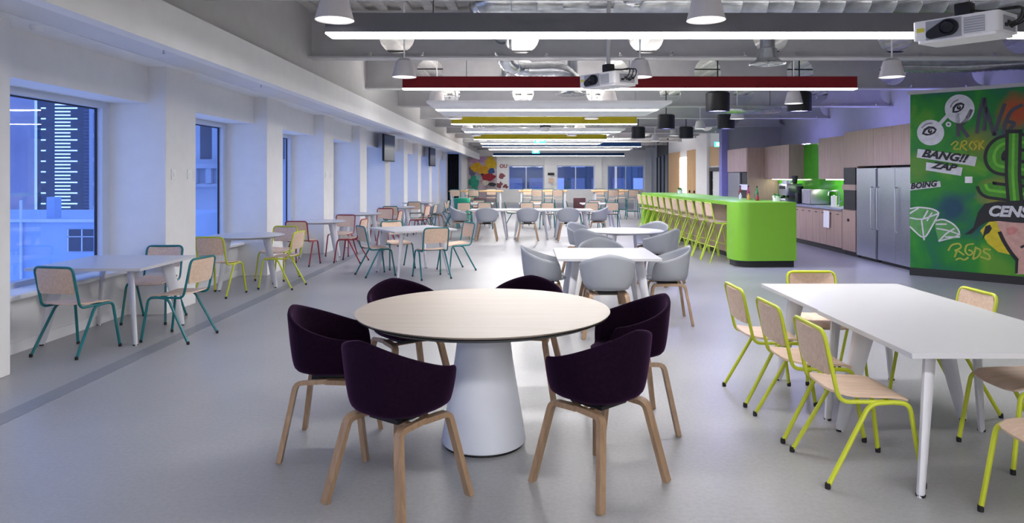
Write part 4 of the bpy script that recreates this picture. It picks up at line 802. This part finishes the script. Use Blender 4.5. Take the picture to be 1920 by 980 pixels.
# black cylinder downlights over the bar
for j, Y in enumerate((12.15, 16.6, 20.7)):
    for x, s_ in ((3.37, 'stool'), (4.80, 'kitchen')):
        t = thing('cylinder_pendant', 'black cylinder downlight over the %s of the green bar, %s side' % (('rounded end', 'middle', 'far end')[j], s_), 'pendant lamp', (x, Y, 2.726), 0, 'black cylinders over the bar')
        obj('shade', lathe(BM(), [(.17, .02), (.2, 0), (.205, .02), (.205, .32), (.18, .345), (0, .345), (0, .33), (.17, .32), (.17, .02)], 28), 'black', t); obj('lamp', lathe(BM(), [(0, .03), (.165, .03), (.165, .045), (0, .045)], 24), 'blue_lamp', t); obj('stem', tube(BM(), [(0, 0, .34), (0, 0, 1.019)], .012), 'black', t)
# ducts
def spiral(p, q, r, step=.085):
    p, q = Vector(p), Vector(q); L = (q-p).length; n = max(2, int(L/step)); pts = []; rs = []
    for i in range(n+1):
        c = p+(q-p)*i/n
        for o, f in ((-.008, 1), (0, 1.02), (.008, 1)):
            pts.append(c+(q-p).normalized()*o); rs.append(r*f)
    return tube(BM(), pts, rs, 20)
def flex(pts, r, step=.035):
    P = fillet(pts, .25, 8); out = []; rs = []; acc = 0
    Q = []
    for a, b in zip(P[:-1], P[1:]):
        n = max(1, int((b-a).length/step))
        for i in range(n): Q.append(a+(b-a)*i/n)
    Q.append(P[-1])
    return tube(BM(), Q, [r*(1.05 if i % 2 else .95) for i in range(len(Q))], 16)
t = thing('spiral_duct', 'long ribbed galvanised duct crossing behind the first pendants', 'duct', (0, 7.85, 3.585)); obj('duct', spiral((-.15, 0, 0), (9.85, 0, 0), .15, .28), 'galv', t); obj('elbow', flex([(-.15, 0, 0), (-.5, .0, 0), (-.5, .9, -.08)], .148, .06), 'galv', t)
for x in (.3, 2.2, 4.6, 7.0): obj('hanger', tube(BM(), [(x, 0, .14), (x, 0, .16)], .01, 6), 'dark', t)
tag(obj('flexible_duct', flex([(1.42, 6.35, 3.70), (1.40, 6.7, 3.62), (1.2, 7.45, 3.60), (1.2, 7.69, 3.585)], .115), 'galv', None), 'pleated silver flexible duct joining the long spiral duct', 'duct')
tag(obj('flexible_duct', flex([(-.3, 8.9, 3.43), (-.3, 9.6, 3.43), (-.3, 10.2, 3.25), (-.05, 10.6, 3.22), (.55, 10.6, 3.24), (.75, 10.8, 3.1)], .11), 'galv', None), 'silver flexible duct passing through a beam hole above the red baffle', 'duct')
tag(obj('flexible_duct', flex([(5.6, 10.7, 3.30), (6.6, 10.6, 3.27), (7.4, 10.5, 3.31), (8.05, 10.45, 3.3)], .10), 'galv', None), 'crinkled silver duct running above the mural wall', 'duct')
t = thing('flexible_duct', 'short silver duct above the black bar lamps', 'duct', (4.5, 14.2, 2.96)); obj('duct', flex([(-.6, 0, .02), (.1, -.1, -.02), (.7, 0, .01)], .09), 'galv', t)
for x in (-.4, .5): obj('hanger', tube(BM(), [(x, -.03, .07), (x, -.03, .785)], .006, 6), 'dark', t)
def diffuser(x, y, z, lb, r=.22):
    t = thing('air_diffuser', lb, 'air diffuser', (x, y, z)); obj('cone', lathe(BM(), [(r, 0), (r*.97, .012), (r*.62, .03), (r*.55, .10), (r*.5, .18), (r*.4, .2), (r*.4, 3.745-z), (0, 3.745-z), (0, 3.72-z), (r*.36, 3.72-z), (r*.38, .19), (r*.5, .08), (r*.9, .0)], 32), 'galv', t)
    for k in range(14):
        a = k*2*pi/14; obj('vane', prism(BM(), [(r*.15*cos(a), r*.15*sin(a)), (r*.92*cos(a+.1), r*.92*sin(a+.1)), (r*.92*cos(a+.3), r*.92*sin(a+.3)), (r*.15*cos(a+.5), r*.15*sin(a+.5))], .004+.002*(k % 2), .014+.002*(k % 2)), 'flange', t, False)
diffuser(2.95, 8.45, 2.965, 'round swirl air diffuser hanging from a steel neck right of the small projector'); diffuser(.72, 10.85, 2.87, 'round air diffuser below the red baffle over the white panel', .25); diffuser(-.33, 10.75, 3.05, 'small steel air boot left of the small projector', .13); diffuser(6.7, 8.45, 3.06, 'round air diffuser beside the big projector', .2)
for k, (y, z) in enumerate(((6.9, 3.72), (6.25, 3.69), (10.3, 3.70), (11.6, 3.69), (13.6, 3.70))):
    tag(obj('conduit', tube(BM(), [(-2.8, y, z), (9.8, y+.1, z)], .014, 6), 'dark', None), 'thin dark conduit running across under the ceiling deck', 'conduit', 'conduits under the deck')
tag(obj('cable_tray', box(BM(), -2.7, -.6, 6.55, 6.72, 3.66, 3.70), 'flange', None, False), 'pale cable tray near the grey upper wall', 'cable tray')
for x in (.35, ): tag(obj('junction_box', box(BM(), .2, .8, 8.99, 9.06, 3.42, 3.47), 'flange', None, False), 'flat pale box on the first beam web', 'box')
# projectors
def projector(x, y, z, rz, lb, rx):
    t = thing('projector', lb, 'projector', (x, y, z), rz); t.rotation_euler = (rx, 0, rz)
    b = BM(); prism(b, rrect(.50, .40, .03, 4), .02, .145); obj('body', b, 'proj', t)
    b = BM(); prism(b, rrect(.46, .36, .03, 4), 0, .02); obj('base', b, 'proj', t)
    obj('front_panel', box(BM(), -.165, .045, -.207, -.198, .012, .135), 'proj_grey', t, False)
    l = BM(); pts = [(-.085+.062*cos(a), .064+.032*sin(a)*1.0) for a in []]
    circ = [(-.03+.062*cos(a), .078+.055*sin(a)) for a in [i*2*pi/40 for i in range(-8, 13)]]+[(-.125+.035*cos(a), .048+.032*sin(a)) for a in [i*2*pi/40 for i in range(13, 33)]]
    va = [l.verts.new((p[0], -.209, p[1])) for p in circ]; vb = [l.verts.new((p[0], -.225, p[1])) for p in circ]; l.faces.new(vb); l.faces.new(va[::-1])
    for i in range(len(circ)): l.faces.new((va[i], va[(i+1) % len(circ)], vb[(i+1) % len(circ)], vb[i]))
    le = obj('lens_surround', l, 'black', t, False)
    obj('lens', lathe(BM(), [(0, -.012), (.02, -.008), (.036, 0), (.044, .014), (.044, .0), (.04, -.02), (0, -.02)], 24), mat('lens_glass', (.01, .008, .02), .08), le, loc=(-.03, -.226, .078), rot=(pi/2, 0, 0))
    g = obj('vent_grille', box(BM(), .06, .175, -.206, -.2, .025, .125), 'proj_grey', t, False)
    for k in range(6): obj('slat', box(BM(), .062, .173, -.209, -.206, .032+k*.016, .038+k*.016), 'flange', g, False)
    obj('warning_label', box(BM(), -.222, -.178, -.203, -.2, .07, .098), 'yellow_label', t, False)
    s = obj('connector_panel', box(BM(), .249, .254, -.12, .12, .03, .12), 'proj_grey', t, False)
    for k in range(4): obj('port', box(BM(), .254, .262, -.1+.055*k, -.06+.055*k, .05+.02*(k % 2), .072+.02*(k % 2)), 'black', s, False)
    for k in range(3): obj('lead', tube(BM(), fillet([(.255, -.08+.06*k, .06), (.33, -.08+.06*k, .08), (.34, -.04+.05*k, .17), (.12, .0, .175), (.02, 0, .2)], .06), .006, 6), 'black', t)
    br = obj('ceiling_bracket', box(BM(), -.05, .05, -.05, .05, .16, .25, .012), 'black', t); 
    for a in (.6, 2.4, 4.0, 5.4): obj('bracket_arm', tube(BM(), [(0, 0, .165), (.16*cos(a), .13*sin(a), .150)], .010, 6), 'black', br)
    R = Matrix.Rotation(-rx, 3, 'X'); top = R @ Vector((0, 0, 3.745-z)); obj('mount_pole', tube(BM(), [(0, 0, .24), tuple(top)], .022, 10), 'flange', t)
projector(2.93, 4.62, 2.50, radians(-50)+0, 'large white ceiling projector nearest the mural end of the first linear light', radians(3))
projector(.90, 7.45, 2.55, radians(-48), 'smaller looking white ceiling projector in front of the red baffle', radians(3))
# signs, dome camera, detectors
for Y, x, z, lb in ((23.0, .48, 2.70, 'green exit sign hanging below the yellow baffles'), (33.0, .5, 2.68, 'green exit sign hanging before the far blue baffle')):
    t = thing('exit_sign', lb, 'exit sign', (x, Y, z)); obj('sign_box', box(BM(), -.18, .18, -.03, .03, 0, .18), 'exit', t, False); obj('pictogram', box(BM(), -.11, -.02, -.033, -.03, .03, .15), 'exit_white', t, False); obj('arrow', prism(BM(), [(.02, -.033), (.12, -.033), (.12, -.03), (.02, -.03)], .06, .12), 'exit_white', t, False); cable(t, 0, 0, .18, 3.745-z)
t = thing('exit_sign', 'green exit sign above the drinks cooler', 'exit sign', (6.75, 24.15, 2.62)); obj('sign_box', box(BM(), -.16, .16, -.03, .03, 0, .17), 'exit', t, False); obj('pictogram', box(BM(), -.1, .04, -.033, -.03, .03, .14), 'exit_white', t, False); obj('bracket', box(BM(), .16, .25, -.02, .02, .05, .12), 'white', t, False)
t = thing('dome_camera', 'black dome camera under the white light panel', 'camera', (.49, 17.0, 2.80)); obj('dome', lathe(BM(), [(0, -.12), (.06, -.105), (.1, -.06), (.11, 0), (0, 0)], 20), 'bell_shade', t); obj('housing', lathe(BM(), [(0, 0), (.13, 0), (.14, .06), (.1, .12), (0, .13)], 20), 'black', t); obj('stem', tube(BM(), [(0, 0, .12), (0, 0, .945)], .012), 'dark', t)
for x, y, lb in ((-3.6, 6.9, 'sprinkler head on the aisle ceiling above the square window table'), (-3.62, 9.5, 'sprinkler head on the aisle ceiling above the lime chairs')):
    t = thing('sprinkler', lb, 'sprinkler', (x, y, 2.866)); obj('rose', lathe(BM(), [(0, 0), (.035, 0), (.03, -.012), (0, -.014)], 14), 'white', t); obj('head', lathe(BM(), [(0, -.012), (.008, -.012), (.008, -.045), (.018, -.048), (.018, -.052), (0, -.052)], 10), 'steel', t)
tag(obj('smoke_detector', lathe(BM(), [(0, 0), (.055, 0), (.055, -.02), (.04, -.04), (0, -.042)], 18), 'white', None, loc=(-4.12, 5.85, 2.862)), 'white smoke detector on the ceiling border by the first column', 'smoke detector')
t = thing('ceiling_vent', 'small slotted vent in the aisle ceiling near the first column', 'vent', (-3.25, 4.75, 2.866)); obj('frame', box(BM(), -.12, .12, -.1, .1, -.008, 0), 'white', t, False)
for k in range(5): obj('slat', box(BM(), -.1, .1, -.08+k*.036, -.06+k*.036, -.012, -.008), 'dark', t, False)
for y, lb in ((8.17, 'white wall switch on the column by the teal chairs, first of the pair'), (8.56, 'white wall switch on the column by the teal chairs, next to the window edge'), (14.42, 'small white switch on the column behind the red chairs, first of the pair'), (14.80, 'small white switch on the column behind the red chairs, next to the recess')):
    t = thing('wall_switch', lb, 'switch', (-4.15, y, 1.62)); obj('plate', box(BM(), 0, .012, -.05, .05, -.06, .06, .004), 'white', t); obj('rocker', box(BM(), .012, .02, -.02, .02, -.03, .03, .003), 'white', t)
# wall screens
for Y, lb in ((19.85, 'dark blue wall screen on the nearer column above the round tables'), (29.35, 'small dark wall screen on the farther column')):
    t = thing('wall_screen', lb, 'television', (-4.02, Y+.55, 2.42), radians(-4)); obj('bezel', box(BM(), -.03, .03, -.6, .6, -.39, .39, .008), 'black', t); obj('display', box(BM(), .030, .034, -.57, .57, -.36, .36), mat('screen_%d' % int(Y), (.012, .018, .06), .25, spec=.2), t, False); obj('wall_bracket', box(BM(), -.14, -.03, -.1, .1, -.1, .1), 'black', t, False)
# curtain
def cur(u, v): return (-4.28+u*.66, 37.7+.05*sin(u*2*pi*6), .06+v*2.74)
tag(obj('curtain', sheet(BM(), cur, 72, 4, .01), mat('black_curtain', (.012, .013, .02), .9), None), 'black folded curtain at the far end of the window aisle', 'curtain')
# far graffiti panel
FP = tag(obj('mural_panel', box(BM(), -3.42, -1.72, 41.82, 41.89, .1, 2.80), mat('panel_ground', (.45, .36, .40), .6, var=.3, scale=3), None, False), 'colourful painted mural panel on the far wall beside the curtain', 'mural panel')
def blob(col, cx, cz, rx, rz, lay, seed):
    rr = random.Random(seed); bm = BM(); n = 22; bm.faces.new([bm.verts.new((cx+rx*(1+.22*rr.uniform(-1, 1))*cos(2*pi*i/n), 41.82-.004*lay, cz+rz*(1+.22*rr.uniform(-1, 1))*sin(2*pi*i/n))) for i in range(n)]); bmesh.ops.triangulate(bm, faces=bm.faces[:])
    obj('painted_patch', bm, mat('patch_%d' % seed, col, .6, var=.15), FP, False)
for i, (c, cx, cz, rx, rz) in enumerate((((.5, .28, .45), -3.05, 2.55, .33, .2), ((.45, .25, .5), -2.6, 2.58, .2, .17), ((.12, .10, .22), -3.2, 1.9, .2, .35), ((.62, .36, .01), -2.95, 2.15, .35, .3), ((.62, .40, .01), -2.1, 2.35, .32, .4), ((.60, .3, .01), -2.5, 1.95, .3, .28), ((.02, .07, .2), -2.05, 1.9, .2, .18), ((.3, .01, .02), -2.25, 1.55, .42, .22), ((.65, .58, .45), -2.4, 1.2, .2, .14), ((.02, .3, .2), -3.1, 1.25, .3, .35), ((.2, .5, .4), -2.85, 1.5, .12, .14), ((.03, .03, .04), -2.0, 1.1, .22, .12), ((.015, .015, .02), -2.6, 1.7, .1, .06), ((.02, .28, .18), -3.1, .6, .28, .3))):
    blob(c, cx, cz, rx, rz, 1+i, 100+i)
me = text('OU', .3, 0, .01)
for v in me.vertices: v.co = (v.co.x, 0, v.co.y)
tag(obj('wall_lettering', me, mat('red_lettering', (.35, .05, .06), .6), None, loc=(-1.55, 41.885, 2.1)), 'red letters painted on the far wall between mural panel and window', 'lettering')
for i, (x, z, s) in enumerate(((-1.4, 1.62, .16), (-1.55, 1.05, .2), (-1.2, .98, .14))):
    bm = BM(); r = random.Random(i); bm.faces.new([bm.verts.new((x+s*(1+.5*r.uniform(-1, 1))*cos(k*pi/7), 41.885, z+s*(1+.5*r.uniform(-1, 1))*sin(k*pi/7))) for k in range(14)]); bmesh.ops.triangulate(bm, faces=bm.faces[:])
    tag(obj('painted_motif', bm, mat('red_motif%d' % i, (.25, .08, .09), .6), None, False), 'small dark red painted motif below the red wall lettering', 'motif', 'red motifs on the far wall')
tag(obj('wall_plaque', box(BM(), 1.35, 1.75, 41.73, 41.775, 1.66, 1.8), 'black', None, False), 'black plaque on the pilaster between two far windows', 'plaque')
tag(obj('wall_plaque', box(BM(), 1.4, 1.7, 41.73, 41.775, 1.2, 1.5), 'ply', None, False), 'brown plaque under the black one between two far windows', 'plaque')
# ================================================================== OUTSIDE
DK = mat('tower_glass', (.05, .07, .12), .5, var=.2, scale=.3, spec=.15); LT_ = emit('lit_floor_band', (.55, .75, 1), .75)
t = thing('office_tower', 'dark office tower with stacked lit floor bands outside the first window', 'building', (-330, 500, -60))
obj('tower_core', box(BM(), -22, 24, 0, 30, 0, 190), DK, t, False)
band = mesh('lit_band', box(BM(), 0, 1, -.5, 0, 0, .9), False); band.materials.append(LT_)
for k in range(40):
    z = 60-14+k*2.55+(-20)
    if z < 4: continue
    o = obj('lit_band', band, None, t); o.location = (-9, 0, z); o.scale = (16 if k % 3 == 0 else 11, 1, 1)
    if k % 3 == 0: o = obj('lit_band', band, None, t); o.location = (-19, 0, z); o.scale = (3.2, 1, 1)
for k in range(56): 
    o = obj('dim_band', band if k == 0 else band, None, t); 
    o.data = bandd if k else o.data
    if k == 0:
        bandd = band.copy(); bandd.materials.clear(); bandd.materials.append(mat('dim_band', (.06, .10, .2), .5)); o.data = bandd
    o.location = (12, 0, 10+k*2.4); o.scale = (9, 1, 1)
t = thing('slender_building', 'narrow pale building with paired slits at the edge of the first window', 'building', (-150, 240, -40))
obj('wall', box(BM(), -1.0, 7, 0, 10, 0, 66), mat('pale_concrete', (.32, .36, .46), .7), t, False)
for k in range(7):
    for s in (0, 1): obj('window', box(BM(), .5+s*2.4, 2.2+s*2.4, -.1, 0, 6+k*8.4, 13+k*8.4), DK, t, False)
t = thing('reflection_building', 'added building tinted with the room reflection at the left edge of the first window', 'building', (-95.2, 112, -20))  # added building, stands in for the interior reflected in the glass
obj('wall', box(BM(), -14, 6.0, 0, 14, 0, 60), mat('mauve_reflection_tint', (.30, .29, .40), .7, var=.1, scale=.2), t, False)  # pinkish interior reflection put into the wall colour
for k in range(7): obj('string_course', box(BM(), -14, 6.1, -.3, 0, 4+k*8, 4.5+k*8), mat('mauve_course%d' % k, (.24, .22, .32), .7), t, False)
t = thing('roof_annex', 'low pale blue rooftop building with a gridded window below the first window view', 'building', (-16, 24.5, 0))
obj('wall', box(BM(), -12, 2.2, 0, 9, -9, -.02), mat('pale_blue_render', (.34, .46, .66), .7, var=.08, scale=.8), t, False)
obj('parapet', box(BM(), -12, 2.3, -.15, .3, -.02, .06), mat('parapet_pale', (.6, .65, .75), .6), t, False)
w = obj('window', box(BM(), -.15, 1.9, -.03, 0, -1.05, -.28), DK, t, False)
for k in range(5): obj('glazing_bar', box(BM(), -.15+k*.49, -.11+k*.49, -.06, -.03, -1.05, -.28), 'alu', w, False)
obj('glazing_bar', box(BM(), -.15, 1.9, -.06, -.03, -.55, -.52), 'alu', w, False)
obj('chimney', box(BM(), -2.3, -2.0, 2, 2.4, -.02, .8), mat('chimney_pale', (.35, .48, .72), .7), t, False)
obj('drain_pipe', tube(BM(), [(-1.75, -.1, -8), (-1.75, -.1, .75)], .045, 8), 'alu', t)
t = thing('stone_building', 'pale stone facade with dark tall windows and a bracketed cornice outside the second window', 'building', (-20, 45, 0))
sm = mat('pale_stone', (.40, .44, .54), .75, var=.1, scale=.6)
obj('wall', box(BM(), -7.4, 6, 0, 12, -12, 9), sm, t, False); obj('cornice', box(BM(), -7.4, 6, -.5, 0, 2.1, 2.4), sm, t, False)
for k in range(14): obj('bracket', box(BM(), -7.2+k*.95, -6.85+k*.95, -.45, 0, 1.15, 2.1), sm, t, False)
for k in range(11): obj('window', box(BM(), -7.1+k*1.2, -6.35+k*1.2, -.02, 0, 2.7, 5.3), DK, t, False)
obj('ledge', box(BM(), -7.4, 6, -.3, 0, .9, 1.12), sm, t, False)
t = thing('night_block', 'dark blue office block seen through the far wall windows', 'building', (3, 70, -20)); obj('wall', box(BM(), -30, 30, 0, 10, 0, 40), mat('night_facade', (.06, .065, .09), .6, var=.3, scale=.1), t, False)
for k in range(12):
    for j in range(5): obj('window', box(BM(), -11+k*2.1, -9.6+k*2.1, -.05, 0, 16.5+j*3, 18.4+j*3), emit('night_win_%d_%d' % (k, j), (.06, .08, .16) if (k*3+j) % 4 else (.25, .3, .55), .35), t, False)
